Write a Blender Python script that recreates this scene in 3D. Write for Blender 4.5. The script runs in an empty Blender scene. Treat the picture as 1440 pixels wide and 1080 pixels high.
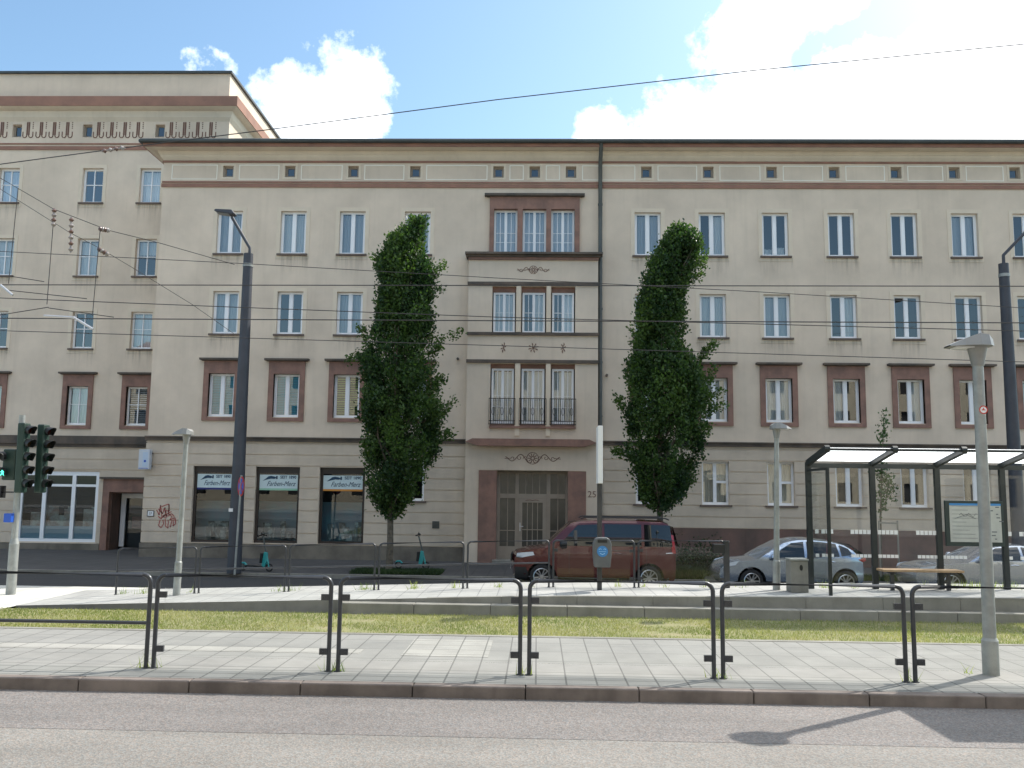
import bpy, bmesh, math, random
import numpy as np
from mathutils import Vector, Matrix
random.seed(7); rng = np.random.default_rng(7)
R = math.radians
S = bpy.context.scene
C = S.collection

# ------------------------------------------------------------------ camera
F, PITCH, YAW, ROLL, HCAM = 1262.0, .118, .0297, .0126, 1.9
def ray(px, py):
    x, y, z = px-720, F, -(py-540)
    c, s = math.cos(ROLL), math.sin(ROLL); x, z = c*x-s*z, s*x+c*z
    c, s = math.cos(PITCH), math.sin(PITCH); y, z = c*y-s*z, s*y+c*z
    c, s = math.cos(YAW), math.sin(YAW); x, y = c*x-s*y, s*x+c*y
    return Vector((x, y, z))
def at(px, py, Y):                       # photo pixel -> point on the vertical plane at distance Y
    d = ray(px, py); t = Y/d.y; return Vector((d.x*t, Y, HCAM+d.z*t))
def gr(px, py, z):                       # photo pixel -> point on the level z
    d = ray(px, py); t = (z-HCAM)/d.z; return Vector((d.x*t, d.y*t, z))
cd = bpy.data.cameras.new('camera'); cam = bpy.data.objects.new('camera', cd); C.objects.link(cam)
cd.sensor_fit = 'HORIZONTAL'; cd.sensor_width = 36; cd.lens = 36*F/1440; cd.clip_end = 3000; cd.clip_start = .05
o0 = ray(720, 540).normalized()
rx = (ray(721, 540)-ray(720, 540)).normalized(); up = (ray(720, 539)-ray(720, 540)).normalized()
M = Matrix.Identity(4)
for i in range(3):
    M[i][0] = rx[i]; M[i][1] = up[i]; M[i][2] = -o0[i]
M[2][3] = HCAM
cam.matrix_world = M
S.camera = cam

# ------------------------------------------------------------------ world, sun, exposure
SUN_AZ, SUN_EL = math.atan2(.79, .61), R(44.5)
w = bpy.data.worlds.new("World"); S.world = w; w.use_nodes = True
nt = w.node_tree; nt.nodes.clear()
def N(t, ty, **k):
    n = t.nodes.new(ty)
    for a, b in k.items(): setattr(n, a, b)
    return n
def mth(t, op, a, b=None, c=None, clamp=False):
    n = N(t, 'ShaderNodeMath', operation=op, use_clamp=clamp)
    for i, v in enumerate((a, b, c)):
        if v is None: continue
        if isinstance(v, (int, float)): n.inputs[i].default_value = v
        else: t.links.new(v, n.inputs[i])
    return n.outputs[0]
sky = N(nt, 'ShaderNodeTexSky', sky_type='NISHITA', sun_disc=False, sun_elevation=SUN_EL, sun_rotation=SUN_AZ,
        air_density=1.0, dust_density=1.4, ozone_density=1.3)
tc = N(nt, 'ShaderNodeTexCoord')
DIR = tc.outputs['Generated']
def noise(t, vec, scale, detail, rough, w=None):
    n = N(t, 'ShaderNodeTexNoise'); n.inputs['Scale'].default_value = scale; n.inputs['Detail'].default_value = detail
    n.inputs['Roughness'].default_value = rough
    if vec is not None: t.links.new(vec, n.inputs['Vector'])
    return n.outputs['Fac']
def blob(px, py, r, sy=1.0):             # a cloud bank in one direction of the sky
    d = ray(px, py).normalized()
    sub = N(nt, 'ShaderNodeVectorMath', operation='SUBTRACT'); nt.links.new(DIR, sub.inputs[0]); sub.inputs[1].default_value = d
    sc = N(nt, 'ShaderNodeVectorMath', operation='MULTIPLY'); nt.links.new(sub.outputs[0], sc.inputs[0]); sc.inputs[1].default_value = (1, 1, sy)
    ln = N(nt, 'ShaderNodeVectorMath', operation='LENGTH'); nt.links.new(sc.outputs[0], ln.inputs[0])
    return mth(nt, 'SUBTRACT', 1.0, mth(nt, 'DIVIDE', ln.outputs['Value'], r/F))
bl = [blob(425, 150, 68), blob(500, 125, 66), blob(455, 190, 95, 1.3), blob(525, 165, 42),
      blob(1070, 195, 120, 1.3), blob(960, 205, 110, 1.5), blob(1190, 180, 140, 1.2), blob(1350, 130, 130), blob(1440, 110, 120), blob(1450, 25, 95), blob(1075, 50, 78, 1.4), blob(1150, 5, 70, 1.6),
      blob(1300, 215, 260, 1.5), mth(nt, 'MINIMUM', mth(nt, 'SUBTRACT', blob(288, 86, 66, 1.7), .5), .08), blob(855, 200, 45)]
m = bl[0]
for b in bl[1:]: m = mth(nt, 'MAXIMUM', m, b)
sepd = N(nt, 'ShaderNodeSeparateXYZ'); nt.links.new(DIR, sepd.inputs[0])
behind = mth(nt, 'MULTIPLY', mth(nt, 'MULTIPLY', mth(nt, 'SUBTRACT', sepd.outputs['Z'], .55), 5.0, clamp=True), .55)     # broken cloud added overhead, out of view, to brighten the shaded facade
bign = noise(nt, DIR, 2.6, 5, .55)
m2 = mth(nt, 'ADD', behind, mth(nt, 'MULTIPLY', mth(nt, 'SUBTRACT', bign, .59), 3.0))
m2 = mth(nt, 'SUBTRACT', m2, mth(nt, 'MULTIPLY', mth(nt, 'SUBTRACT', 1.0, mth(nt, 'MULTIPLY', behind, 12.0, clamp=True)), 3.0))
m = mth(nt, 'MAXIMUM', m, m2)
fine = mth(nt, 'SUBTRACT', noise(nt, DIR, 15, 9, .62), .5)
dens = mth(nt, 'MULTIPLY', mth(nt, 'ADD', mth(nt, 'MULTIPLY', m, 1.0), mth(nt, 'MULTIPLY', fine, 2.3)), 2.1, clamp=True)
dens = mth(nt, 'MULTIPLY', dens, mth(nt, 'MULTIPLY', mth(nt, 'ADD', m, .45), 3.0, clamp=True))
dens = mth(nt, 'MULTIPLY', dens, mth(nt, 'MULTIPLY', sepd.outputs['Z'], 12.0, clamp=True))
cl = N(nt, 'ShaderNodeMix', data_type='RGBA')
shade = N(nt, 'ShaderNodeMix', data_type='RGBA')
nt.links.new(noise(nt, DIR, 9, 5, .6), shade.inputs['Factor'])
shade.inputs[6].default_value = (9.5, 10.0, 10.8, 1); shade.inputs[7].default_value = (14.0, 14.0, 13.8, 1)
nt.links.new(dens, cl.inputs['Factor'])
tint = N(nt, 'ShaderNodeMix', data_type='RGBA', blend_type='MULTIPLY'); tint.inputs['Factor'].default_value = 1
nt.links.new(sky.outputs[0], tint.inputs[6]); tint.inputs[7].default_value = (1.06, 1.22, 1.20, 1)
nt.links.new(tint.outputs[2], cl.inputs[6]); nt.links.new(shade.outputs[2], cl.inputs[7])
bg = N(nt, 'ShaderNodeBackground'); bg.inputs['Strength'].default_value = .097
nt.links.new(cl.outputs[2], bg.inputs['Color'])
nt.links.new(bg.outputs[0], N(nt, 'ShaderNodeOutputWorld').inputs[0])

sl = bpy.data.lights.new('sun', 'SUN'); sl.energy = 3.0; sl.angle = R(.5); sl.color = (1, .95, .87)
so = bpy.data.objects.new('sun', sl); C.objects.link(so)
sd = Vector((math.sin(SUN_AZ)*math.cos(SUN_EL), math.cos(SUN_AZ)*math.cos(SUN_EL), math.sin(SUN_EL)))
so.rotation_euler = sd.to_track_quat('Z', 'Y').to_euler(); so.location = (20, 10, 40)
S.view_settings.view_transform = 'Standard'; S.view_settings.look = 'None'
S.view_settings.exposure = 1.0; S.view_settings.gamma = 1
S.cycles.max_bounces = 8; S.cycles.transparent_max_bounces = 24

# ------------------------------------------------------------------ helpers
def tag(o, label=None, cat=None, group=None, kind=None):
    for k, v in (('label', label), ('category', cat), ('group', group), ('kind', kind)):
        if v: o[k] = v
    return o
def thing(name, loc, label, cat, group=None, rz=0):
    o = bpy.data.objects.new(name, None); C.objects.link(o); o.empty_display_size = .2
    o.location = loc; o.rotation_euler = (0, 0, rz)
    return tag(o, label, cat, group)
def origin(o):
    v = Vector((0, 0, 0))
    while o is not None: v += o.location; o = o.parent
    return v
class MB:
    """collects geometry for one mesh object"""
    def __init__(s): s.v = []; s.f = []; s.mi = []; s.cur = 0
    def face(s, pts):
        n = len(s.v); s.v += [tuple(p) for p in pts]; s.f.append(tuple(range(n, n+len(pts)))); s.mi.append(s.cur)
    def box(s, x0, x1, y0, y1, z0, z1):
        n = len(s.v)
        s.v += [(x, y, z) for z in (z0, z1) for y in (y0, y1) for x in (x0, x1)]
        for q in ((0, 2, 3, 1), (4, 5, 7, 6), (0, 1, 5, 4), (2, 6, 7, 3), (0, 4, 6, 2), (1, 3, 7, 5)):
            s.f.append(tuple(n+i for i in q)); s.mi.append(s.cur)
        return s
    def obox(s, p0, p1, wx, wy, up=(0, 0, 1)):          # bar of rectangular section from p0 to p1
        p0, p1 = Vector(p0), Vector(p1); d = (p1-p0).normalized(); u = Vector(up)
        if abs(d.dot(u)) > .98: u = Vector((0, 1, 0))
        a = d.cross(u).normalized(); b = a.cross(d).normalized(); n = len(s.v)
        for p in (p0, p1):
            for i, j in ((-1, -1), (1, -1), (1, 1), (-1, 1)): s.v.append(tuple(p+a*i*wx/2+b*j*wy/2))
        for q in ((0, 3, 2, 1), (4, 5, 6, 7), (0, 1, 5, 4), (1, 2, 6, 5), (2, 3, 7, 6), (3, 0, 4, 7)):
            s.f.append(tuple(n+i for i in q)); s.mi.append(s.cur)
        return s
    def tube(s, pts, r, n=8, cap=True):
        pts = [Vector(p) for p in pts]; k = len(pts)
        rs = r if isinstance(r, (list, tuple)) else [r]*k
        d0 = (pts[1]-pts[0]).normalized(); ref = Vector((0, 0, 1)) if abs(d0.z) < .9 else Vector((1, 0, 0))
        base = len(s.v)
        for i, p in enumerate(pts):
            t = ((pts[i+1]-p).normalized() if i < k-1 else Vector()) + ((p-pts[i-1]).normalized() if i else Vector())
            t.normalize(); a = t.cross(ref)
            if a.length < 1e-4: a = t.cross(Vector((0, 1, 0)))
            a.normalize(); b = t.cross(a); 
            for j in range(n):
                an = 2*math.pi*j/n; s.v.append(tuple(p+(a*math.cos(an)+b*math.sin(an))*rs[i]))
        for i in range(k-1):
            for j in range(n):
                q = (base+i*n+j, base+i*n+(j+1) % n, base+(i+1)*n+(j+1) % n, base+(i+1)*n+j); s.f.append(q); s.mi.append(s.cur)
        if cap:
            s.f.append(tuple(base+j for j in range(n))[::-1]); s.mi.append(s.cur)
            s.f.append(tuple(base+(k-1)*n+j for j in range(n))); s.mi.append(s.cur)
        return s
    def prism(s, poly, y0, y1):                          # outline in (x, z), thickness along y
        n = len(s.v); k = len(poly)
        s.v += [(x, y0, z) for x, z in poly]+[(x, y1, z) for x, z in poly]
        s.f.append(tuple(range(n, n+k))); s.f.append(tuple(range(n+2*k-1, n+k-1, -1))); s.mi += [s.cur]*2
        for i in range(k):
            j = (i+1) % k; s.f.append((n+i, n+k+i, n+k+j, n+j)); s.mi.append(s.cur)
        return s
    def disc(s, c, r, axis=(0, -1, 0), n=20, rz=None):
        a = Vector(axis).normalized(); u = a.cross(Vector((0, 0, 1)));
        if u.length < 1e-3: u = Vector((1, 0, 0))
        u.normalize(); v = u.cross(a); c = Vector(c)
        s.face([c+u*r*math.cos(2*math.pi*i/n)+v*(rz or r)*math.sin(2*math.pi*i/n) for i in range(n)]); return s
    def build(s, name, mat, parent=None, smooth=None, local=False, label=None, bevel=0):
        me = bpy.data.meshes.new(name)
        off = Vector() if (parent is None or local) else origin(parent)
        me.from_pydata([(x-off.x, y-off.y, z-off.z) for x, y, z in s.v], [], s.f)
        for mm in (mat if isinstance(mat, (list, tuple)) else [mat]): me.materials.append(mm)
        if isinstance(mat, (list, tuple)): me.polygons.foreach_set('material_index', s.mi)
        fin(me, smooth)
        o = bpy.data.objects.new(name, me); C.objects.link(o); o.parent = parent
        if bevel:
            b = o.modifiers.new('bevel', 'BEVEL'); b.width = bevel; b.segments = 2; b.limit_method = 'ANGLE'
        if label: o['label'] = label
        return o
def fin(me, smooth):
    bm = bmesh.new(); bm.from_mesh(me); bmesh.ops.recalc_face_normals(bm, faces=bm.faces)
    if smooth:
        for f in bm.faces: f.smooth = True
        for e in bm.edges:
            if len(e.link_faces) == 2 and e.calc_face_angle(0) > R(smooth): e.smooth = False
    bm.to_mesh(me); bm.free()
def inst(me, name, parent, loc):
    o = bpy.data.objects.new(name, me); C.objects.link(o); o.parent = parent; o.location = loc; return o
def copy_thing(o, loc, parent=None):
    c = o.copy(); C.objects.link(c)
    if parent is None: c.location = loc
    else: c.parent = parent
    for ch in list(o.children): copy_thing(ch, None, c)
    return c

# ------------------------------------------------------------------ materials
def mat(name, col, rough=.7, metal=0, spec=.5, var=0, vscale=3, bump=0, bscale=60, col2=None, coat=0, detail=5, streak=0, lo=.35, hi=.65):
    m = bpy.data.materials.new(name); m.use_nodes = True; t = m.node_tree; b = t.nodes['Principled BSDF']
    b.inputs['Base Color'].default_value = (*col, 1); b.inputs['Roughness'].default_value = rough
    b.inputs['Metallic'].default_value = metal; b.inputs['Specular IOR Level'].default_value = spec
    b.inputs['Coat Weight'].default_value = coat; b.inputs['Coat Roughness'].default_value = .04
    g = N(t, 'ShaderNodeTexCoord').outputs['Object']
    if var or col2:
        c2 = col2 or tuple(c*(1-var) for c in col)
        rmp = N(t, 'ShaderNodeMapRange'); rmp.inputs[1].default_value = lo; rmp.inputs[2].default_value = hi
        t.links.new(noise(t, g, vscale, detail, .6), rmp.inputs[0])
        mx = N(t, 'ShaderNodeMix', data_type='RGBA'); mx.inputs[6].default_value = (*col, 1); mx.inputs[7].default_value = (*c2, 1)
        t.links.new(rmp.outputs[0], mx.inputs['Factor']); out = mx.outputs[2]
        if streak:                                       # rain streaks: long thin vertical stains
            mp = N(t, 'ShaderNodeMapping'); mp.inputs['Scale'].default_value = (2.2, 2.2, .12); t.links.new(g, mp.inputs['Vector'])
            r2 = N(t, 'ShaderNodeMapRange'); r2.inputs[1].default_value = .52; r2.inputs[2].default_value = .8
            t.links.new(noise(t, mp.outputs[0], 1.6, 6, .65), r2.inputs[0])
            m3 = N(t, 'ShaderNodeMix', data_type='RGBA', blend_type='MULTIPLY'); m3.inputs[7].default_value = (1-streak, 1-streak, 1-streak*1.05, 1)
            t.links.new(r2.outputs[0], m3.inputs['Factor']); t.links.new(out, m3.inputs[6]); out = m3.outputs[2]
        t.links.new(out, b.inputs['Base Color'])
    if bump:
        bp = N(t, 'ShaderNodeBump'); bp.inputs['Strength'].default_value = bump; bp.inputs['Distance'].default_value = .02
        t.links.new(noise(t, g, bscale, 4, .6), bp.inputs['Height']); t.links.new(bp.outputs[0], b.inputs['Normal'])
    return m
def glassmat(name, tint=(.9, .95, .95), refl=1.6, base=.03, rough=.0):
    m = bpy.data.materials.new(name); m.use_nodes = True; t = m.node_tree; t.nodes.clear()
    fr = N(t, 'ShaderNodeFresnel'); fr.inputs[0].default_value = 1.5
    fac = mth(t, 'ADD', mth(t, 'MULTIPLY', fr.outputs[0], refl), base, clamp=True)
    tr = N(t, 'ShaderNodeBsdfTransparent'); tr.inputs[0].default_value = (*tint, 1)
    gl = N(t, 'ShaderNodeBsdfGlossy'); gl.inputs['Roughness'].default_value = rough; gl.inputs[0].default_value = (1, 1, 1, 1)
    mx = N(t, 'ShaderNodeMixShader'); t.links.new(fac, mx.inputs[0]); t.links.new(tr.outputs[0], mx.inputs[1]); t.links.new(gl.outputs[0], mx.inputs[2])
    t.links.new(mx.outputs[0], N(t, 'ShaderNodeOutputMaterial').inputs[0])
    return m
def paving(name, colA, colB, mortar, sx, sy, gap=.012, rough=.85, rot=0, offs=0.0):
    m = bpy.data.materials.new(name); m.use_nodes = True; t = m.node_tree; b = t.nodes['Principled BSDF']
    g = N(t, 'ShaderNodeTexCoord').outputs['Object']
    br = N(t, 'ShaderNodeTexBrick'); br.offset = offs; br.inputs['Scale'].default_value = 1
    br.inputs['Brick Width'].default_value = sx; br.inputs['Row Height'].default_value = sy; br.inputs['Mortar Size'].default_value = gap
    br.inputs['Mortar Smooth'].default_value = .1; br.inputs['Bias'].default_value = -.1
    br.inputs['Color1'].default_value = (*colA, 1); br.inputs['Color2'].default_value = (*colB, 1); br.inputs['Mortar'].default_value = (*mortar, 1)
    t.links.new(g, br.inputs['Vector'])
    mr = N(t, 'ShaderNodeMapRange'); mr.inputs[1].default_value = .3; mr.inputs[2].default_value = .72; mr.inputs[3].default_value = .8; mr.inputs[4].default_value = 1.1
    t.links.new(noise(t, g, 1.3, 8, .65), mr.inputs[0])
    mg = N(t, 'ShaderNodeMapRange'); mg.inputs[1].default_value = .25; mg.inputs[2].default_value = .75; mg.inputs[3].default_value = .82; mg.inputs[4].default_value = 1.15
    t.links.new(noise(t, g, 130, 3, .7), mg.inputs[0])
    k = mth(t, 'MULTIPLY', mr.outputs[0], mg.outputs[0])
    mx = N(t, 'ShaderNodeVectorMath', operation='SCALE'); t.links.new(br.outputs['Color'], mx.inputs[0]); t.links.new(k, mx.inputs['Scale'])
    t.links.new(mx.outputs[0], b.inputs['Base Color']); b.inputs['Roughness'].default_value = rough
    bp = N(t, 'ShaderNodeBump'); bp.inputs['Strength'].default_value = .35; bp.inputs['Distance'].default_value = .006; bp.invert = True
    t.links.new(br.outputs['Fac'], bp.inputs['Height']); t.links.new(bp.outputs[0], b.inputs['Normal'])
    return m
def asphalt(name, c, spk=.35):
    m = bpy.data.materials.new(name); m.use_nodes = True; t = m.node_tree; b = t.nodes['Principled BSDF']
    g = N(t, 'ShaderNodeTexCoord').outputs['Object']
    vo = N(t, 'ShaderNodeTexVoronoi'); vo.inputs['Scale'].default_value = 75; t.links.new(g, vo.inputs['Vector'])
    sp = N(t, 'ShaderNodeSeparateColor'); t.links.new(vo.outputs['Color'], sp.inputs[0])
    m1 = N(t, 'ShaderNodeMapRange'); m1.inputs[3].default_value = 1-spk; m1.inputs[4].default_value = 1+spk; t.links.new(sp.outputs[0], m1.inputs[0])
    m2 = N(t, 'ShaderNodeMapRange'); m2.inputs[1].default_value = .3; m2.inputs[2].default_value = .7; m2.inputs[3].default_value = .80; m2.inputs[4].default_value = 1.12
    mp = N(t, 'ShaderNodeMapping'); mp.inputs['Scale'].default_value = (.35, 1.2, 1); t.links.new(g, mp.inputs['Vector'])
    t.links.new(noise(t, mp.outputs[0], 1.1, 7, .62), m2.inputs[0])
    k = mth(t, 'MULTIPLY', m1.outputs[0], m2.outputs[0])
    hs = N(t, 'ShaderNodeMix', data_type='RGBA'); hs.inputs[6].default_value = (c[0]*1.1, c[1]*.97, c[2]*.9, 1); hs.inputs[7].default_value = (c[0]*.93, c[1]*1.0, c[2]*1.05, 1)
    t.links.new(sp.outputs[1], hs.inputs['Factor'])
    mx = N(t, 'ShaderNodeVectorMath', operation='SCALE'); t.links.new(hs.outputs[2], mx.inputs[0]); t.links.new(k, mx.inputs['Scale'])
    t.links.new(mx.outputs[0], b.inputs['Base Color']); b.inputs['Roughness'].default_value = .85
    bp = N(t, 'ShaderNodeBump'); bp.inputs['Strength'].default_value = .5; bp.inputs['Distance'].default_value = .004
    t.links.new(vo.outputs['Distance'], bp.inputs['Height']); t.links.new(bp.outputs[0], b.inputs['Normal'])
    return m
def stainmat():
    m = bpy.data.materials.new('rain_stain'); m.use_nodes = True; t = m.node_tree; t.nodes.clear()
    co = N(t, 'ShaderNodeTexCoord').outputs['Object']; sp = N(t, 'ShaderNodeSeparateXYZ'); t.links.new(co, sp.inputs[0])
    oi = N(t, 'ShaderNodeObjectInfo'); ad = N(t, 'ShaderNodeVectorMath', operation='ADD'); t.links.new(co, ad.inputs[0])
    sc = N(t, 'ShaderNodeVectorMath', operation='SCALE'); t.links.new(oi.outputs['Location'], sc.inputs[0]); sc.inputs['Scale'].default_value = 3.7; t.links.new(sc.outputs[0], ad.inputs[1])
    mp = N(t, 'ShaderNodeMapping'); mp.inputs['Scale'].default_value = (9, 1, .55); t.links.new(ad.outputs[0], mp.inputs['Vector'])
    r = N(t, 'ShaderNodeMapRange'); r.inputs[1].default_value = .46; r.inputs[2].default_value = .75; t.links.new(noise(t, mp.outputs[0], 1.0, 6, .62), r.inputs[0])
    fade = N(t, 'ShaderNodeMapRange'); fade.inputs[1].default_value = -.95; fade.inputs[2].default_value = -.07; t.links.new(sp.outputs['Z'], fade.inputs[0])
    a = mth(t, 'MULTIPLY', mth(t, 'MULTIPLY', r.outputs[0], mth(t, 'POWER', fade.outputs[0], 1.4)), .42)
    d = N(t, 'ShaderNodeBsdfDiffuse'); d.inputs[0].default_value = (.13, .11, .085, 1); tr = N(t, 'ShaderNodeBsdfTransparent'); x = N(t, 'ShaderNodeMixShader')
    t.links.new(a, x.inputs[0]); t.links.new(tr.outputs[0], x.inputs[1]); t.links.new(d.outputs[0], x.inputs[2]); t.links.new(x.outputs[0], N(t, 'ShaderNodeOutputMaterial').inputs[0]); return m
m_stain = stainmat()
PL = (.735, .615, .49)
m_plaster = mat('plaster', PL, .9, var=.19, vscale=.5, bump=.3, bscale=40, streak=.10, detail=10)
m_plaster_base = mat('plaster_base', (.64, .54, .43), .9, var=.2, vscale=.8, bump=.25, bscale=45, streak=.08, detail=9)
m_trimlight = mat('plaster_trim', (.72, .615, .485), .9, var=.08, vscale=1.5)
m_cream = mat('cream_cove', (.70, .61, .49), .85, var=.12, vscale=.9, streak=.1)
m_white_line = mat('white_line', (.86, .82, .72), .85)
m_red = mat('red_sandstone', (.31, .175, .135), .9, col2=(.205, .125, .10), vscale=2.2, bump=.2, bscale=30, detail=8, streak=.2)
m_brown = mat('brown_band', (.34, .18, .13), .88, col2=(.25, .14, .105), vscale=1.6, detail=8)
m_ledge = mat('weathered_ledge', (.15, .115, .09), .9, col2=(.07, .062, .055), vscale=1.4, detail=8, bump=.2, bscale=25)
m_plinth = mat('plinth_stone', (.20, .118, .095), .9, col2=(.12, .085, .072), vscale=1.1, detail=9, streak=.25)
m_plinth_grey = mat('plinth_grey', (.23, .20, .16), .9, col2=(.12, .105, .085), vscale=1.0, detail=9, streak=.3)
m_gutter = mat('zinc_gutter', (.075, .085, .085), .5, metal=.3, var=.3, vscale=1)
m_pipe = mat('zinc_pipe', (.12, .13, .125), .5, metal=.4, var=.3, vscale=1.5)
m_frame = mat('white_frame', (.84, .85, .87), .4)
m_frame_grey = mat('beige_frame', (.33, .275, .22), .6, var=.15, vscale=3)
m_frame_dark = mat('dark_brown_frame', (.028, .02, .017), .45)
m_muntin = mat('white_muntin', (.8, .8, .8), .4)
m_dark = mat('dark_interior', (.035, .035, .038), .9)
m_sill = mat('stone_sill', (.17, .13, .11), .85, var=.3, vscale=3)
m_glass = glassmat('window_glass', (.82, .88, .9), 2.2, .05)
m_glass_clear = glassmat('clear_glass', (.988, .993, .99), .4, .008)
m_glass_side = glassmat('side_glass', (.93, .95, .95), .12, .02)
m_shopglass = glassmat('shop_glass', (.70, .84, .88), .8, .03)
m_curt = mat('net_curtain', (.84, .84, .84), .9)
m_curt_b = mat('beige_curtain', (.62, .55, .45), .9)
m_curt_g = mat('grey_curtain', (.58, .60, .64), .9)
m_teal = mat('teal_blind', (.08, .46, .62), .7)
m_green = mat('green_blind', (.33, .52, .16), .7)
m_wblind = mat('white_blind', (.55, .58, .62), .7)
m_ornament = mat('dark_ornament', (.16, .085, .065), .9)
m_tubes = mat('railing_paint', (.035, .038, .045), .38, coat=.25, var=.3, vscale=8)
m_mast = mat('mast_paint', (.052, .056, .07), .55, var=.25, vscale=2)
m_galv = mat('galvanised_steel', (.36, .37, .35), .55, metal=.35, var=.28, vscale=5)
m_lampgrey = mat('lamp_housing', (.27, .27, .26), .5, metal=.2, var=.15, vscale=4)
m_black = mat('black_plastic', (.013, .014, .015), .45)
m_rubber = mat('rubber', (.018, .018, .019), .8)
m_rim = mat('alloy', (.55, .56, .57), .3, metal=.85)
m_wire = mat('wire', (.035, .033, .035), .6)
m_steel = mat('bright_steel', (.55, .55, .56), .35, metal=.7)
m_insul = mat('brown_insulator', (.13, .075, .06), .35)
m_insul_w = mat('grey_insulator', (.26, .235, .225), .4)
m_concrete = mat('concrete', (.27, .258, .225), .9, col2=(.16, .15, .125), vscale=1.6, detail=9, bump=.15, bscale=60, streak=.25, lo=.3, hi=.75)
m_bark = mat('bark', (.16, .135, .10), .9, col2=(.07, .06, .045), vscale=9, bump=.5, bscale=30)
m_white = mat('white_enamel', (.78, .78, .78), .4)
m_blue = mat('blue_enamel', (.02, .09, .45), .4)
m_lblue = mat('sticker_blue', (.05, .22, .5), .5)
m_redp = mat('red_paint', (.5, .03, .02), .5)
m_graf = mat('red_spray', (.43, .17, .14), .85, col2=(.36, .09, .08), vscale=9)
m_wood = mat('bench_wood', (.42, .29, .17), .6, col2=(.3, .19, .1), vscale=5)
m_tealp = mat('teal_scooter', (.03, .32, .32), .35, coat=.3)
m_green_sig = mat('signal_green', (.012, .035, .025), .5)

# ------------------------------------------------------------------ ground
def zP(x): return float(np.interp(x, [-10.5, -3.9, 0, 10], [-.53, -.31, -.18, -.07]))
ZR, ZS = -.80, -.68                       # far carriageway, far pavement
def sheet(name, m, x0, x1, y0, y1, z, nx=1):
    b = MB(); b.face([(x0, y0, z), (x1, y0, z), (x1, y1, z), (x0, y1, z)])
    return tag(b.build(name, m), kind='structure')
m_road = asphalt('worn_asphalt', (.170, .158, .148), .34)
m_road_l = asphalt('pale_asphalt', (.200, .190, .172), .26)
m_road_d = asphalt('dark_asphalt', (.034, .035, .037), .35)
m_pave = paving('platform_slabs', (.272, .264, .242), (.245, .239, .220), (.135, .13, .12), .305, .61, .008)
m_pave_l = paving('pale_slabs', (.36, .345, .31), (.33, .318, .288), (.15, .145, .13), .305, .305, .008)
m_pave_s = paving('kerbside_slabs', (.25, .246, .224), (.225, .222, .203), (.11, .11, .10), .305, .2, .010)
m_pave2 = paving('far_platform_slabs', (.40, .395, .37), (.37, .365, .345), (.25, .25, .24), .4, .4, .012)
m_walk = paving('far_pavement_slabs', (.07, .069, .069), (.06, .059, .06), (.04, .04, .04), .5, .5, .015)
sheet('ground', mat('earth', (.16, .15, .12), .95, var=.3, vscale=.05), -1500, 1500, -1500, 1500, -1.3)
sheet('road', m_road, -90, 90, 7.62, 8.99, -.11)
sheet('road_lighter_lane', m_road_l, -90, 90, -3.0, 7.622, -.112)
sheet('opposite_pavement', m_pave2, -90, 90, -12, -3.0, .0)
KB = MB(); x = -24.3
kr = random.Random(3)
while x < 24:
    KB.box(x+.004, x+1.096, 8.99, 9.14, -.3, .004+kr.uniform(-.002, .002)); x += 1.10
m_kerb = mat('kerb_stone', (.225, .185, .16), .88, col2=(.11, .09, .078), vscale=1.7, detail=10, bump=.15, bscale=70, streak=.3)
tag(KB.build('kerb', m_kerb, bevel=.012), kind='structure')
sheet('platform_edge_slabs', m_pave_s, -60, 60, 9.141, 9.66, 0)
sheet('platform', m_pave, -60, 60, 9.66, 12.0, 0)
b = MB(); b.box(-60, 60, 12.0, 12.12, -.6, .006); tag(b.build('platform_kerb', m_concrete), kind='structure')
b = MB(); b.box(-24, -2.05, 10.62, 10.92, .0, .004); tag(b.build('pale_slab_strip', m_pave_l), kind='structure')
b = MB(); b.box(-1.55, -.55, 10.55, 11.7, .0, .004); tag(b.build('pale_slab_patch', m_pave_l), kind='structure')
# grass bed of the tram track
m_soil = mat('grass_soil', (.19, .20, .07), .95, col2=(.26, .23, .12), vscale=3)
b = MB(); b.face([(-10.7, 12.12, -.42), (60, 12.12, -.42), (60, 17.9, -.50), (-10.7, 17.9, -.545)]); tag(b.build('grass_bed', m_soil), kind='structure')
def leafmat(name, c1, c2, trans=.35, scale=.8):
    m = bpy.data.materials.new(name); m.use_nodes = True; t = m.node_tree; t.nodes.clear()
    at_ = N(t, 'ShaderNodeAttribute', attribute_name='tone')
    mx = N(t, 'ShaderNodeMix', data_type='RGBA'); mx.inputs[6].default_value = (*c1, 1); mx.inputs[7].default_value = (*c2, 1)
    t.links.new(at_.outputs['Fac'], mx.inputs['Factor'])
    d = N(t, 'ShaderNodeBsdfPrincipled'); d.inputs['Roughness'].default_value = .5; d.inputs['Specular IOR Level'].default_value = .35
    tr = N(t, 'ShaderNodeBsdfTranslucent'); s = N(t, 'ShaderNodeMixShader'); s.inputs[0].default_value = trans
    t.links.new(mx.outputs[2], d.inputs['Base Color'])
    bright = N(t, 'ShaderNodeVectorMath', operation='MULTIPLY'); t.links.new(mx.outputs[2], bright.inputs[0]); bright.inputs[1].default_value = (1.9, 2.0, 1.0)
    t.links.new(bright.outputs[0], tr.inputs[0])
    t.links.new(d.outputs[0], s.inputs[1]); t.links.new(tr.outputs[0], s.inputs[2]); t.links.new(s.outputs[0], N(t, 'ShaderNodeOutputMaterial').inputs[0])
    return m
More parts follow.
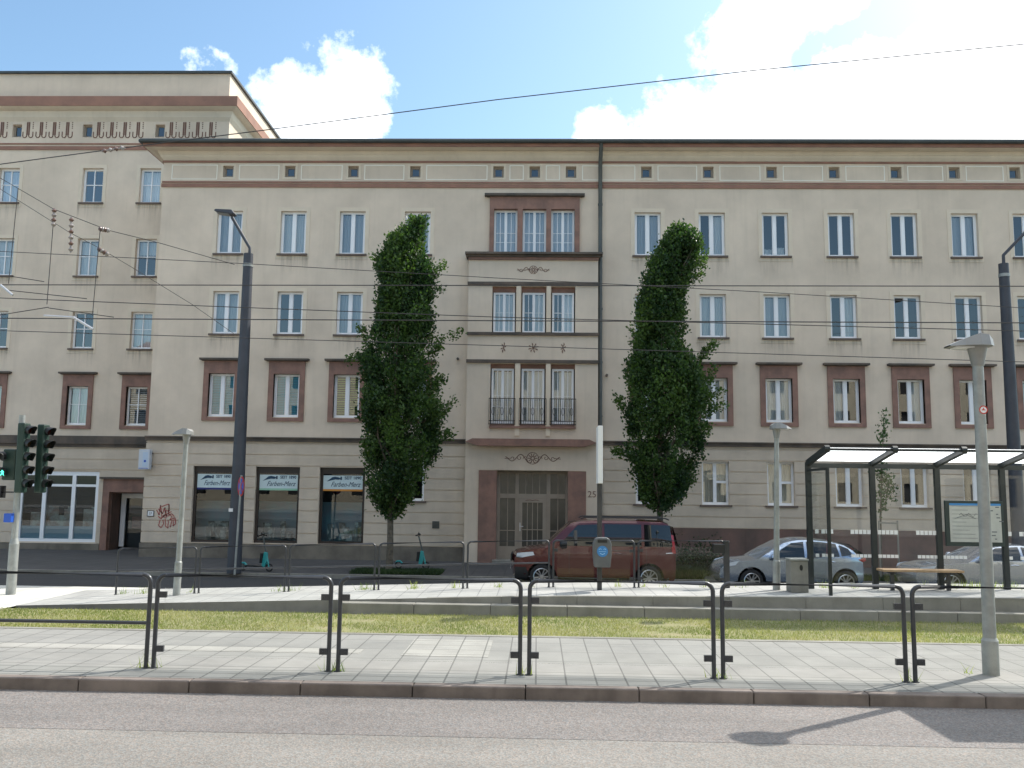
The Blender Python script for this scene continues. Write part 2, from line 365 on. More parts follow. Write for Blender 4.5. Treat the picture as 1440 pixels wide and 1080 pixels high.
def rawmesh(name, V, nper, tone, m, parent=None):
    """V: (n*nper,3) vertices, faces of nper consecutive vertices, tone per face"""
    V = np.asarray(V, np.float32)
    if parent is not None: V = V-np.array(origin(parent), np.float32)
    nf = len(V)//nper; me = bpy.data.meshes.new(name)
    me.vertices.add(len(V)); me.vertices.foreach_set('co', V.ravel())
    me.loops.add(len(V)); me.loops.foreach_set('vertex_index', np.arange(len(V), dtype=np.int32))
    me.polygons.add(nf); me.polygons.foreach_set('loop_start', np.arange(0, len(V), nper, dtype=np.int32))
    a = me.attributes.new('tone', 'FLOAT', 'FACE'); a.data.foreach_set('value', np.asarray(tone, np.float32))
    me.materials.append(m); me.update(); me.validate()
    o = bpy.data.objects.new(name, me); C.objects.link(o); o.parent = parent; return o
def blades(name, xs, ys, zs, hmin, hmax, wd, m, lean=.5):
    n = len(xs); h = rng.uniform(hmin, hmax, n); a = rng.uniform(0, 6.283, n); w_ = wd*rng.uniform(.6, 1.3, n)
    la = rng.uniform(0, 6.283, n); l = rng.uniform(0, lean, n)*h
    V = np.empty((n, 3, 3)); c, s = np.cos(a)*w_, np.sin(a)*w_
    V[:, 0] = np.stack([xs-c, ys-s, zs], 1); V[:, 1] = np.stack([xs+c, ys+s, zs], 1)
    V[:, 2] = np.stack([xs+np.cos(la)*l, ys+np.sin(la)*l, zs+h], 1)
    px = np.sin(xs*1.3+1)*np.sin(ys*2.1)+np.sin(xs*3.1+ys*1.7)*.6
    tone = np.clip(.5+.34*px+rng.normal(0, .25, n), 0, 1)
    return rawmesh(name, V.reshape(-1, 3), 3, tone, m)
n = 90000
gx, gy = rng.uniform(-10.6, 13.5, n), rng.uniform(14.2, 17.88, n)
gz = -.42-(gy-12.12)/5.78*np.interp(gx, [-10.7, 13], [.125, .09])
m_grass = leafmat('grass_blades', (.14, .18, .045), (.31, .295, .14), .3)
kp = (np.sin(gx*2.3+.6*np.sin(gy*4))+np.sin(gx*.9+2)+np.sin(gy*5+gx)) > rng.normal(-1.9, .5, n)
gx, gy, gz = gx[kp], gy[kp], gz[kp]
tag(blades('grass', gx, gy, gz, .015, .055, .006, m_grass, .9), kind='stuff')
# far platform with its ramp, lower step, back
b = MB(); xs = [-10.5, -7, -3.9, -2, 0, 5, 10, 60]
zs = [zP(q) for q in xs]
for i in range(len(xs)-1):
    a, c, za, zc = xs[i], xs[i+1], zs[i], zs[i+1]
    b.cur = 0; b.face([(a, 18.22, za), (c, 18.22, zc), (c, 21, zc), (a, 21, za)])
    b.cur = 1; b.face([(a, 18.22, -1.0), (c, 18.22, -1.0), (c, 18.22, zc), (a, 18.22, za)]); b.face([(a, 21, -1.0), (a, 21, za), (c, 21, zc), (c, 21, -1.0)])
tag(b.build('far_platform', [m_pave2, m_concrete]), kind='structure')
b = MB(); x = -3.9
while x < 24: b.box(x+.005, x+1.495, 17.9, 18.21, -1.0, -.335); x += 1.5
tag(b.build('platform_step', m_concrete, bevel=.012), kind='structure')
b = MB(); x = -2.2
while x < 24:
    z0, z1 = zP(x), zP(x+1.49)
    b.prism([(x+.005, -.5), (x+1.495, -.5), (x+1.495, z1+.006), (x+.005, z0+.006)], 18.205, 18.32); x += 1.5
tag(b.build('platform_edge_stones', m_concrete, bevel=.01), kind='structure')
# level crossing at the left
m_cross = paving('crossing_slabs', (.58, .56, .50), (.54, .52, .47), (.35, .33, .29), 1.2, .8, .012)
b = MB(); b.face([(-60, 12.12, -.50), (-10.5, 12.12, -.50), (-10.5, 22.0, -.56), (-60, 22.0, -.56)]); b.face([(-60, 22, -1), (-10.5, 22, -1), (-10.5, 22, -.56), (-60, 22, -.56)]); b.face([(-10.5, 21, -.53), (-9.3, 21, -.5), (-9.3, 22, -.56), (-10.5, 22, -.56)])
tag(b.build('crossing_path', m_cross), kind='structure')
b = MB()
for y in (16.4, 17.85): b.box(-60, -10.5, y, y+.09, -.6, -.515-(y-12.12)*.006)
tag(b.build('tram_rails', mat('rusty_rail', (.14, .09, .07), .5, metal=.4)), kind='structure')
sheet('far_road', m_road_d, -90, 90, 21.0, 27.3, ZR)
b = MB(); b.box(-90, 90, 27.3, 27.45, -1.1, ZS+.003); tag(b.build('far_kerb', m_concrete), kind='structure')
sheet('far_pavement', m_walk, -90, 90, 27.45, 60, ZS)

# ------------------------------------------------------------------ building pieces
def wall(b, x0, x1, z0, z1, y, holes, rev=0.0):
    """vertical sheet facing -y with real openings and reveals"""
    zc = sorted({z0, z1, *[h for q in holes for h in (q[2], q[3]) if z0 < h < z1]})
    for a, c in zip(zc[:-1], zc[1:]):
        if c-a < 1e-5: continue
        mid = (a+c)/2; hs = sorted((max(q[0], x0), min(q[1], x1)) for q in holes if q[2] < mid < q[3] and q[1] > x0 and q[0] < x1)
        x = x0
        for l, r in hs:
            if l > x+1e-4: b.face([(x, y, a), (l, y, a), (l, y, c), (x, y, c)])
            x = max(x, r)
        if x < x1-1e-4: b.face([(x, y, a), (x1, y, a), (x1, y, c), (x, y, c)])
    if rev:
        for l, r, q0, q1 in holes:
            if l < x0-1e-6 or r > x1+1e-6 or q0 < z0-1e-6 or q1 > z1+1e-6: continue
            b.face([(l, y, q0), (l, y+rev, q0), (l, y+rev, q1), (l, y, q1)]); b.face([(r, y, q0), (r, y, q1), (r, y+rev, q1), (r, y+rev, q0)])
            b.face([(l, y, q1), (l, y+rev, q1), (r, y+rev, q1), (r, y, q1)]); b.face([(l, y, q0), (r, y, q0), (r, y+rev, q0), (l, y+rev, q0)])
def courses(b, x0, x1, z0, z1, y, holes, step, proud=.034, gap=.034):
    z = z0
    while z < z1-.05:
        t = min(z+step, z1); 
        zc = sorted({z+gap/2, t-gap/2, *[h for q in holes for h in (q[2], q[3]) if z+gap/2 < h < t-gap/2]})
        for a, c in zip(zc[:-1], zc[1:]):
            mid = (a+c)/2; x = x0
            for l, r in sorted((q[0], q[1]) for q in holes if q[2] < mid < q[3] and q[1] > x0 and q[0] < x1):
                if l > x+.01: b.box(x, l-.002, y-proud, y+.01, a, c)
                x = max(x, r+.002)
            if x < x1-.01: b.box(x, x1, y-proud, y+.01, a, c)
        z = t
def frame_mesh(w_, h, kind):
    """window frame standing in the xz plane, origin at the bottom left corner"""
    b = MB(); t = .075
    b.box(0, t, 0, .07, 0, h); b.box(w_-t, w_, 0, .07, 0, h); b.box(t, w_-t, 0, .07, h-t, h); b.box(t, w_-t, 0, .07, 0, t*1.25)
    if kind == 'double':
        b.box(w_/2-.062, w_/2+.062, -.012, .06, t*1.25, h-t)
        for x in (t, w_/2+.062):
            b.box(x, x+.02, .01, .05, t*1.25, h-t); b.box(x+w_/2-t-.082, x+w_/2-t-.062, .01, .05, t*1.25, h-t)
    elif kind == 'cross':
        b.box(w_/2-.02, w_/2+.02, -.004, .05, t*1.25, h-t); b.box(t, w_-t, -.006, .04, h*.53, h*.53+.03)
    elif kind == 'grid':                    # french window with slim glazing bars
        b.box(w_/2-.05, w_/2+.05, -.008, .06, t*1.25, h-t)
        for k in (.27, .73): b.box(w_*k-.011, w_*k+.011, 0, .05, t*1.25, h-t)
        for k in (.30, .5): b.box(t, w_-t, .002, .045, h*k, h*k+.018)
    elif kind == 'tilt':
        b.box(w_/2-.06, w_/2+.06, -.012, .06, t*1.25, h-t); b.box(w_/2+.06, w_-t, -.006, .06, h*.5, h*.5+.09)
    me_o = b
    return me_o
_cache = {}
def mesh_of(key, maker, m, smooth=None):
    if key not in _cache:
        b = maker(); me = bpy.data.meshes.new(key[0]); me.from_pydata(b.v, [], b.f); me.materials.append(m); fin(me, smooth); _cache[key] = me
    return _cache[key]
def pane_mesh(w_, h):
    b = MB(); b.face([(.06, .03, .06), (w_-.06, .03, .06), (w_-.06, .03, h-.06), (.06, .03, h-.06)]); return b
def curtain_mesh(w_, h, x0, x1, z0, z1, seed):
    r = random.Random(seed); b = MB(); n = int((x1-x0)*w_/.022)+2; A = []
    ph = r.uniform(0, 6)
    for i in range(n+1):
        x = (x0+(x1-x0)*i/n)*w_; y = .16+.022*math.sin(x*52+ph+1.5*math.sin(x*7+ph))+.008*math.sin(x*131+ph)
        A.append((x, y))
    for i in range(n):
        b.face([(A[i][0], A[i][1], z0*h), (A[i+1][0], A[i+1][1], z0*h), (A[i+1][0], A[i+1][1], z1*h), (A[i][0], A[i][1], z1*h)])
    return b
def slat_mesh(w_, h, z0, tilt):
    b = MB(); z = z0*h
    while z < h-.06: b.face([(.07, .10, z), (w_-.07, .10, z), (w_-.07, .10+tilt, z+.055), (.07, .10+tilt, z+.055)]); z += .062 if tilt < .03 else .085
    return b
def round_(v): return round(v*50)/50
def window(root, x0, x1, z0, z1, y, kind, fill, frame=None, name='window', sill=True, glass=None, label=None, rev=.14):
    """a window is a part: frame mesh, with pane, curtain and sill below it"""
    frame = frame or m_frame; w_, h = x1-x0, z1-z0; w_, h = round(w_, 2), round(h, 2)
    loc = Vector((x0, y+rev, z0))-origin(root)
    f = inst(mesh_of((name, w_, h, kind, frame.name), lambda: frame_mesh(w_, h, kind), frame), name, root, loc)
    inst(mesh_of(('pane', w_, h, (glass or m_glass).name), lambda: pane_mesh(w_, h), glass or m_glass), 'pane', f, (0, 0, 0))
    sd_ = random.randint(0, 5)
    if fill:
        k = fill[0]
        spec = {'n': [(0.05, .95, .05, .95, m_curt)], 'b': [(0.05, .95, .05, .95, m_curt_b)], 'g': [(.05, .95, .05, .95, m_curt_g)],
                's': [(.05, .22, .05, .95, m_curt), (.78, .95, .05, .95, m_curt)], 'l': [(.05, .5, .05, .95, m_curt)], 'r': [(.5, .95, .05, .95, m_curt)],
                't': [(.05, .95, .6, .95, m_curt)], 'h': [(.1, .45, .05, .2, m_curt), (.6, .9, .05, .24, m_curt)], 'u': [(.05, .95, .45, .95, m_curt_b)], 'd': []}
        if k in spec:
            for (a, c, p, q, mm) in spec[k]:
                inst(mesh_of(('curtain', w_, h, a, c, p, q, mm.name, sd_), lambda: curtain_mesh(w_, h, a, c, p, q, sd_), mm, 80), 'curtain', f, (0, 0, 0))
        else:
            mm, tl, zb = {'T': (m_teal, .012, .05), 'G': (m_green, .05, .05), 'W': (m_wblind, .05, .06), 'P': (m_wblind, .012, .5)}[k]
            inst(mesh_of(('blind', w_, h, mm.name), lambda: slat_mesh(w_, h, zb, tl), mm), 'blind', f, (0, 0, 0))
    if sill:
        def mk():
            b = MB(); b.box(-.09, w_+.09, -rev-.09, .0, -.07, -.002); return b
        inst(mesh_of(('sill', w_), mk, m_sill), 'sill', f, (0, 0, 0))
        def mk2():
            b = MB(); b.face([(-.14, -rev-.0225, -.95), (w_+.14, -rev-.0225, -.95), (w_+.14, -rev-.0225, -.072), (-.14, -rev-.0225, -.072)]); return b
        if z0 > 4: inst(mesh_of(('rain_stain', w_), mk2, m_stain), 'rain_stain', f, (0, 0, 0))
    if label: f['label'] = label
    return f
def ornament_stroke(b, pts, r, y):
    b.tube([(x, y, z) for x, z in pts], r, 5)
def scroll(b, cx, cz, wd, ht, y, r):
    """rosette with mirrored leafy scrolls"""
    for k in range(10):
        a = 2*math.pi*k/10; ornament_stroke(b, [(cx+.15*ht*math.cos(a), cz+.15*ht*math.sin(a)), (cx+.42*ht*math.cos(a), cz+.42*ht*math.sin(a))], r, y)
    ornament_stroke(b, [(cx+.5*ht*math.cos(a*.3142), cz+.5*ht*math.sin(a*.3142)) for a in range(21)], r*.8, y)
    ornament_stroke(b, [(cx+.14*ht*math.cos(a*.3142), cz+.14*ht*math.sin(a*.3142)) for a in range(21)], r*.8, y)
    for s in (-1, 1):
        P = []
        for i in range(25):
            t = i/24; P.append((cx+s*(.14*ht+wd/2*t), cz+ht*(.42*math.sin(t*9.2-2.2))*(1-.55*t)))
        ornament_stroke(b, P, r, y)
        for t0, sg in ((.18, 1), (.42, -1), (.68, 1)):
            x = cx+s*(.2*ht+wd/2*t0); q = []
            for i in range(14):
                a = i/13*4.6; rad = ht*.30*(1-i/16)*(1-.4*t0); q.append((x+s*rad*math.cos(a)*.8, cz+sg*rad*math.sin(a)*.9-.05*ht*sg))
            ornament_stroke(b, q, r*.75, y)
        ornament_stroke(b, [(cx+s*wd*.42, cz), (cx+s*wd*.55, cz-.05*ht)], r*.7, y)
def text_mesh(s, size, m, parent, loc, name='lettering', shear=0, width=None, rot=(math.pi/2, 0, 0), bold=0.0):
    cu = bpy.data.curves.new(name, 'FONT'); cu.body = s; cu.size = size; cu.shear = shear; cu.extrude = .002; cu.align_x = 'CENTER'; cu.align_y = 'CENTER'; cu.offset = bold; cu.resolution_u = 4
    t = bpy.data.objects.new('tmp', cu); C.objects.link(t); bpy.context.view_layer.update()
    me = bpy.data.meshes.new_from_object(t.evaluated_get(bpy.context.evaluated_depsgraph_get())); bpy.data.objects.remove(t)
    me.materials.clear(); me.materials.append(m)
    xs_ = [v.co.x for v in me.vertices]
    if width:
        k = width/(max(xs_)-min(xs_))
        for v in me.vertices: v.co.x *= k
    o = bpy.data.objects.new(name, me); C.objects.link(o); o.parent = parent; o.rotation_euler = rot
    o.location = Vector(loc)-(origin(parent) if parent else Vector()); return o

# ------------------------------------------------------------------ main apartment building
YF = 33.0
XL, XR = -14.52, 24.0
Z = lambda y, x=720, Y=YF: at(x, y, Y).z
X = lambda x, y, Y=YF: at(x, y, Y).x
zTOP = 14.78; zBAND0 = Z(264.5)
HB = thing('apartment_building', (0, YF, ZS), 'long beige apartment house with attic frieze and projecting entrance bay behind the two trees', 'building', 'apartment houses')
r4 = (Z(357.0, 414), Z(297, 414)); r3 = (Z(470.0, 405), Z(410, 405)); r2 = (Z(586.5, 400), Z(526, 400)); r1 = (Z(710.5, 1050), Z(649.5, 1050))
colsL = [-11.84, -9.39, -7.13, -4.64]; colsR = [4.06, 6.46, 8.82, 11.27, 13.6, 15.83, 18.1, 20.4]
WW = .98
holes = []; wins = []
fl4 = ['g', 'n', 'g', 's', 'g', 'r', 'h', 'd', 'd', 'g', 'd', 'n']; fl3 = ['g', 'd', 'g', 'n', 'n', 'n', 'g', 'r', 'd', 'd', 'd', 's']
fl2 = ['T', 'T', 'G', 'n', 'n', 'n', 'n', 'l', 'r', 'd', 'n', 's']; fl1 = ['', '', '', 'd', 'd', 'b', 'b', 'd', 'd', 'd', 'n', 'd']
cols = colsL+colsR
for row, (za, zb), fl, y in ((4, r4, fl4, 0), (3, r3, fl3, 0), (2, r2, fl2, 0), (1, r1, fl1, 0)):
    for i, c in enumerate(cols):
        if row == 1 and i < 3: continue
        q = (c-WW/2, c+WW/2, za, zb); holes.append(q); wins.append((row, i, q, fl[i]))
# attic windows
att_px = [321, 408, 497, 584, 701, 752, 803, 909, 996, 1085, 1173, 1260, 1342, 1427]
att_x = [X(p, 243) for p in att_px]+[20.4]
zA0, zA1 = Z(250, 720), Z(234, 720)
for q in att_x: holes.append((q-.2, q+.2, zA0, zA1))
# shop windows
shops = [(X(271, 690), X(328, 690), Z(764, 300), Z(656, 300)), (X(359, 690), X(421, 690), Z(764, 390), Z(656.5, 390)), (X(449, 690), X(513, 690), Z(766, 480), Z(657, 480))]
shops = [(a, c, shops[1][2], shops[1][3]) for a, c, _, _ in shops]
holes += shops
# the top trio of the bay, in the main wall
YB = YF-.38
trio = [(X(a, 325), X(c, 325), Z(355.5), Z(293)) for a, c in ((694.5, 727.5), (735, 768), (775, 808))]
holes += trio
bayX0, bayX1 = X(657, 500, YB), X(841, 500, YB)
zBayTop = Z(360, 750, YB)
bayhole = (bayX0+.1, bayX1-.1, ZS, zBayTop-.1)
b = MB()
zSC0, zSC1 = Z(625.0, 740), Z(618.8, 740)    # string course
bayh = [h for h in holes]+[bayhole]
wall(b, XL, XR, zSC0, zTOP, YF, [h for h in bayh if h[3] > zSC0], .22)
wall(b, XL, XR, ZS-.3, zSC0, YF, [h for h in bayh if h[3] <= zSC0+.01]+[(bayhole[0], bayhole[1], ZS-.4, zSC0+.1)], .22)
b.face([(XL, YF, ZS), (XL, YF+13, ZS), (XL, YF+13, zTOP), (XL, YF, zTOP)]); b.face([(XR, YF, ZS), (XR, YF, zTOP), (XR, YF+13, zTOP), (XR, YF+13, ZS)])
b.face([(XL, YF+13, ZS), (XR, YF+13, ZS), (XR, YF+13, zTOP), (XL, YF+13, zTOP)])
b.build('wall', m_plaster, HB)
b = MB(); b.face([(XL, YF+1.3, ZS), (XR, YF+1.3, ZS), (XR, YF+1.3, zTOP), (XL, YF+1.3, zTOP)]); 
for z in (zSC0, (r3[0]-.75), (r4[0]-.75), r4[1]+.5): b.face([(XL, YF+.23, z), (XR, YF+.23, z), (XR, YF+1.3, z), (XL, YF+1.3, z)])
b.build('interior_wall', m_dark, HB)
# roof with deep eave
b = MB(); b.box(XL-.62, XR, YF-.62, YF+14, zTOP+.15, zTOP+.2); b.build('roof', m_gutter, HB)
b = MB(); b.tube([(XL-.66, YF-.68, zTOP+.13), (XR, YF-.68, zTOP+.13)], .085, 10); b.tube([(XL-.66, YF-.68, zTOP+.13), (XL-.66, YF+13, zTOP+.13)], .085, 10); b.build('gutter', m_gutter, HB, 40)
b = MB(); b.box(XL-.6, XR, YF-.6, YF+.1, zTOP-.06, zTOP+.148); b.box(XL-.6, XL, YF+.1, YF+13, zTOP-.06, zTOP+.148); b.build('eave_fascia', m_brown, HB)
zc1 = Z(227, 720)
prof = [(0, zc1), (.10, zc1+.12), (.13, zc1+.2), (.15, zc1+.21), (.2, zc1+.33), (.23, zc1+.34), (.36, zTOP-.10), (.56, zTOP-.062)]
b = MB()
for (p, z0), (q, z1) in zip(prof[:-1], prof[1:]):
    b.face([(XL-p, YF-p, z0), (XR, YF-p, z0), (XR, YF-q, z1), (XL-q, YF-q, z1)]); b.face([(XL-p, YF-p, z0), (XL-q, YF-q, z1), (XL-q, YF+13, z1), (XL-p, YF+13, z0)])
b.build('cornice', m_cream, HB)
b = MB(); b.box(XL-.04, XR, YF-.04, YF+.01, zc1-.075, zc1); b.build('frieze_band', m_brown, HB)
b = MB(); b.box(XL-.045, XR, YF-.045, YF+.01, zBAND0, Z(259.5)); b.box(XL-.03, XR, YF-.03, YF+.01, Z(258.3), Z(256)); b.build('storey_band', m_brown, HB)
def weldm(b):
    m_, nv, idx = {}, [], []
    for v in b.v:
        k = tuple(round(c, 4) for c in v)
        if k not in m_: m_[k] = len(nv); nv.append(v)
        idx.append(m_[k])
    b.v = nv; b.f = [tuple(idx[i] for i in f) for f in b.f]; return b
weld0 = []; ax = sorted(att_x)
for a, c in zip([XL-.1]+ax, ax+[XR]):
    l, r = a+.42, c-.42
    if r-l < .25: continue
    z0, z1 = Z(253.5), Z(232.5); t = .034; y = YF-.012
    b = MB(); O = [(l, z0), (r, z0), (r, z1), (l, z1)]; I = [(l+t, z0+t), (r-t, z0+t), (r-t, z1-t), (l+t, z1-t)]
    for i in range(4): j = (i+1) % 4; b.face([(O[i][0], y, O[i][1]), (O[j][0], y, O[j][1]), (I[j][0], y, I[j][1]), (I[i][0], y, I[i][1])]); b.face([(O[i][0], y, O[i][1]), (O[j][0], y, O[j][1]), (O[j][0], YF+.005, O[j][1]), (O[i][0], YF+.005, O[i][1])]); b.face([(I[i][0], y, I[i][1]), (I[j][0], y, I[j][1]), (I[j][0], YF+.005, I[j][1]), (I[i][0], YF+.005, I[i][1])])
    weld0.append(b)
for b in weld0: weldm(b).build('frieze_outline', m_white_line, HB)
for q in att_x:
    window(HB, q-.2, q+.2, zA0, zA1, YF, 'plain', 'd', m_frame_grey, 'attic_window', False)
# plaster surrounds (two upper rows) and sandstone surrounds
def surround(root, l, r, z0, z1, Y, e=.15, d=.2, name='plaster_surround'):
    b = MB(); y0, y1 = Y-.014, Y+.005; O = [(l-e, z0-d), (r+e, z0-d), (r+e, z1+e), (l-e, z1+e)]; I = [(l-.003, z0-.075 if d > .1 else z0), (r+.003, z0-.075 if d > .1 else z0), (r+.003, z1+.003), (l-.003, z1+.003)]
    for i in range(4):
        j = (i+1) % 4
        b.v += []; n = len(b.v); b.v += [(O[i][0], y0, O[i][1]), (O[j][0], y0, O[j][1]), (I[j][0], y0, I[j][1]), (I[i][0], y0, I[i][1])]; b.f.append((n, n+1, n+2, n+3)); b.mi.append(0)
        b.face([(O[i][0], y0, O[i][1]), (O[j][0], y0, O[j][1]), (O[j][0], y1, O[j][1]), (O[i][0], y1, O[i][1])]); b.face([(I[i][0], y0, I[i][1]), (I[j][0], y0, I[j][1]), (I[j][0], y1, I[j][1]), (I[i][0], y1, I[i][1])])
    return weld(b).build(name, m_trimlight, root)
def weld(b):
    m_, nv, idx = {}, [], []
    for v in b.v:
        k = tuple(round(c, 4) for c in v)
        if k not in m_: m_[k] = len(nv); nv.append(v)
        idx.append(m_[k])
    b.v = nv; b.f = [tuple(idx[i] for i in f) for f in b.f]; return b
for q in att_x: surround(HB, q-.2, q+.2, zA0, zA1, YF, .09, .08, 'attic_window_surround')
for row, i, q, f in wins:
    if row in (3, 4):
        l, r, z0, z1 = q
        surround(HB, l, r, z0, z1, YF)
def sandstone(root, l, r, z0, z1, Y, side=.19):
    b = MB(); top = z1+.47
    b.box(l-side, l, Y-.06, Y+.13, z0-.16, top); b.box(r, r+side, Y-.06, Y+.13, z0-.16, top)
    b.box(l, r, Y-.058, Y+.13, z1, top); b.box(l, r, Y-.058, Y+.13, z0-.16, z0-.03)
    s = b.build('window_surround', m_red, root)
    c = MB(); c.box(l-side-.15, r+side+.15, Y-.2, Y+.01, top+.03, top+.1); c.box(l-side-.08, r+side+.08, Y-.13, Y+.01, top+.002, top+.03)
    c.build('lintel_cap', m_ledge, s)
for row, i, q, f in wins:
    if row == 2: sandstone(HB, *q, YF)
for row, i, q, f in wins:
    if f == '': continue
    kd = 'tilt' if row == 1 and i in (5, 6) else 'double'
    window(HB, q[0], q[1], q[2], q[3], YF, kd, f, sill=row != 2)
# string course, rustication, plinth
b = MB()
for l, r in ((XL-.05, bayX0-.02), (bayX1+.02, XR)):
    b.box(l, r, YF-.1, YF+.01, zSC0, zSC1-.045); b.box(l, r, YF-.15, YF+.01, zSC1-.045, zSC1)
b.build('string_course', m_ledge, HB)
zPl = Z(743, 1000); zPlL = shops[0][2]-.04
gh = [h for h in holes if h[3] < zSC0]
b = MB()
courses(b, XL-.02, bayX0, zPlL, zSC0-.003, YF, gh, .408); courses(b, bayX1, XR, zPl, zSC0-.003, YF, gh, .408)
b.build('rusticated_wall', m_plaster_base, HB)
b = MB(); b.box(bayX1, XR, YF-.07, YF+.01, ZS-.2, zPl); b.build('plinth', m_plinth, HB)
b = MB(); b.box(XL-.05, bayX0, YF-.07, YF+.01, ZS-.2, zPlL-.005); b.build('plinth', m_plinth_grey, HB)
# shop windows
def shop_text(root, par, cx, zc, Y, band, wd):
    b = MB(); b.box(cx-wd/2, cx+wd/2, Y, Y+.02, zc-.27, zc+.23); s = b.build('shop_sign', m_signw, par)
    t = MB(); t.box(cx-wd/2, cx+wd/2, Y-.004, Y+.016, zc-.34, zc-.272); t.build('colour_stripe', band, par)
    text_mesh('SEIT 1890', .15, m_navy, par, (cx+wd*.25, Y-.004, zc+.14), width=wd*.42, bold=.003)
    text_mesh('Farben-Merz', .26, m_navy, par, (cx+wd*.06, Y-.004, zc-.1), shear=.45, width=wd*.76)
    t = MB(); t.prism([(cx-wd*.42, zc+.0), (cx-wd*.33, zc+.1), (cx-wd*.27, zc+.17), (cx-wd*.2, zc+.19), (cx-wd*.1, zc+.16), (cx-wd*.05, zc+.11), (cx-wd*.12, zc+.075), (cx-wd*.2, zc+.085), (cx-wd*.28, zc+.06), (cx-wd*.36, zc+.03)], Y-.006, Y-.001)
    t.prism([(cx-wd*.07, zc+.07), (cx-wd*.03, zc+.07), (cx-wd*.03, zc+.19), (cx-wd*.07, zc+.19)], Y-.006, Y-.001)
    t.build('emblem', m_navy, par)
m_navy = mat('navy_lettering', (.012, .05, .10), .6)
m_signw = mat('pale_teal_sign', (.58, .70, .72), .5)
m_orange = mat('orange_stripe', (.62, .25, .04), .6); m_mint = mat('mint_stripe', (.30, .55, .40), .6); m_dblue = mat('blue_stripe', (.02, .03, .16), .6)
m_goods = mat('shop_goods', (.35, .36, .34), .8, col2=(.08, .1, .1), vscale=4, lo=.42, hi=.52)
m_refl_board = mat('teal_reflection_board', (.20, .33, .38), .8, col2=(.26, .28, .32), vscale=2)  # teal reflection of the shop glass put into the board colour
for k, (l, r, z0, z1) in enumerate(shops):
    b = MB(); t = .10; y = YF+.10
    b.box(l, l+t, y, y+.09, z0, z1); b.box(r-t, r, y, y+.09, z0, z1); b.box(l+t, r-t, y, y+.09, z1-.24, z1); b.box(l+t, r-t, y, y+.09, z0, z0+.09)
    f = b.build('shop_window', m_frame_dark, HB, label='dark framed shop window with white sign and %s stripe' % ('navy', 'mint green', 'orange')[k])
    b = MB(); b.face([(l+t, y+.045, z0+.09), (r-t, y+.045, z0+.09), (r-t, y+.045, z1-.24), (l+t, y+.045, z1-.24)]); b.build('pane', m_shopglass, f)
    shop_text(HB, f, (l+r)/2, z1-.52, y+.02, (m_dblue, m_mint, m_orange)[k], r-l-.22)
    b = MB(); rr = random.Random(k)
    b.box(l-.2, r+.2, y+.9, y+.92, z0, z0+1.5)
    b.build('display_board', m_refl_board, f)
    b = MB()
    for j in range(9):
        x = rr.uniform(l+.15, r-.35); h = rr.uniform(.2, .7); b.box(x, x+rr.uniform(.12, .3), y+.25+j*.06, y+.29+j*.06, z0+.1, z0+.1+h)
    b.build('display_goods', m_goods, f)
# graffiti, plaque, house number, vents
gb = MB(); gr_ = random.Random(11)
gx0, gz0 = X(221, 712), Z(743, 235)
def gp(u, v): return (gx0+u*.75, gz0+v*.88)
for pts in ([(0, .75), (.15, .55), (.2, .95), (.28, .4), (.1, .5)], [(.25, .9), (.6, 1.0), (.62, .7), (.45, .75), (.5, .45), (.3, .5), (.55, .6), (.75, .7)], [(.62, 1), (.6, .6), (.8, .5), (.7, .35), (.95, .45), (1.0, .2), (.85, .1), (.9, .4)],
            [(.2, .35), (.15, .1), (.3, .02), (.4, .2), (.35, .35)], [(.45, .4), (.5, .1), (.62, .02), (.6, .35)], [(.8, .35), (.75, .05), (.7, .12)], [(.1, .8), (.3, .6), (.4, .85), (.45, .55)], [(.3, .45), (.45, .55), (.6, .5), (.75, .62), (.9, .48)]):
    P = [gp(*p) for p in pts]; Q = []
    for i in range(len(P)-1):
        for t in (0, .33, .66): Q.append((P[i][0]*(1-t)+P[i+1][0]*t+gr_.uniform(-.012, .012), P[i][1]*(1-t)+P[i+1][1]*t+gr_.uniform(-.012, .012)))
    Q.append(P[-1])
    for (x0, z0), (x1, z1) in zip(Q[:-1], Q[1:]):
        d = Vector((x1-x0, 0, z1-z0)); 
        if d.length < 1e-4: continue
        nn = Vector((-d.z, 0, d.x)).normalized()*.02; y = YF-.0375
        gb.face([(x0-nn.x, y, z0-nn.z), (x1-nn.x, y, z1-nn.z), (x1+nn.x, y, z1+nn.z), (x0+nn.x, y, z0+nn.z)])
gb.build('graffiti', m_graf, HB)
px_, pz_ = X(212.5, 722), Z(722, 212.5)
b = MB(); b.box(px_-.13, px_+.13, YF-.05, YF-.034, pz_-.11, pz_+.11); pq = b.build('plaque', m_black, HB)
b = MB(); b.box(px_-.105, px_+.105, YF-.054, YF-.0505, pz_-.085, pz_+.085); b.build('plaque_face', m_white, pq)
text_mesh('27', .11, m_black, pq, (px_, YF-.057, pz_))
b = MB(); p = at(613, 738, YF); b.box(p.x-.13, p.x+.13, YF-.05, YF-.02, p.z-.13, p.z+.13)
for k in range(5): b.box(p.x-.11, p.x+.11, YF-.06, YF-.0501, p.z-.1+k*.045, p.z-.08+k*.045)
b.build('vent_grille', m_pipe, HB)
for a, c in ((644, 505), (853, 528)):
    p = at(a, c, YF); b = MB(); b.tube([(p.x, YF+.01, p.z), (p.x, YF-.12, p.z)], .05, 8); b.build('wall_anchor', m_ledge, HB)
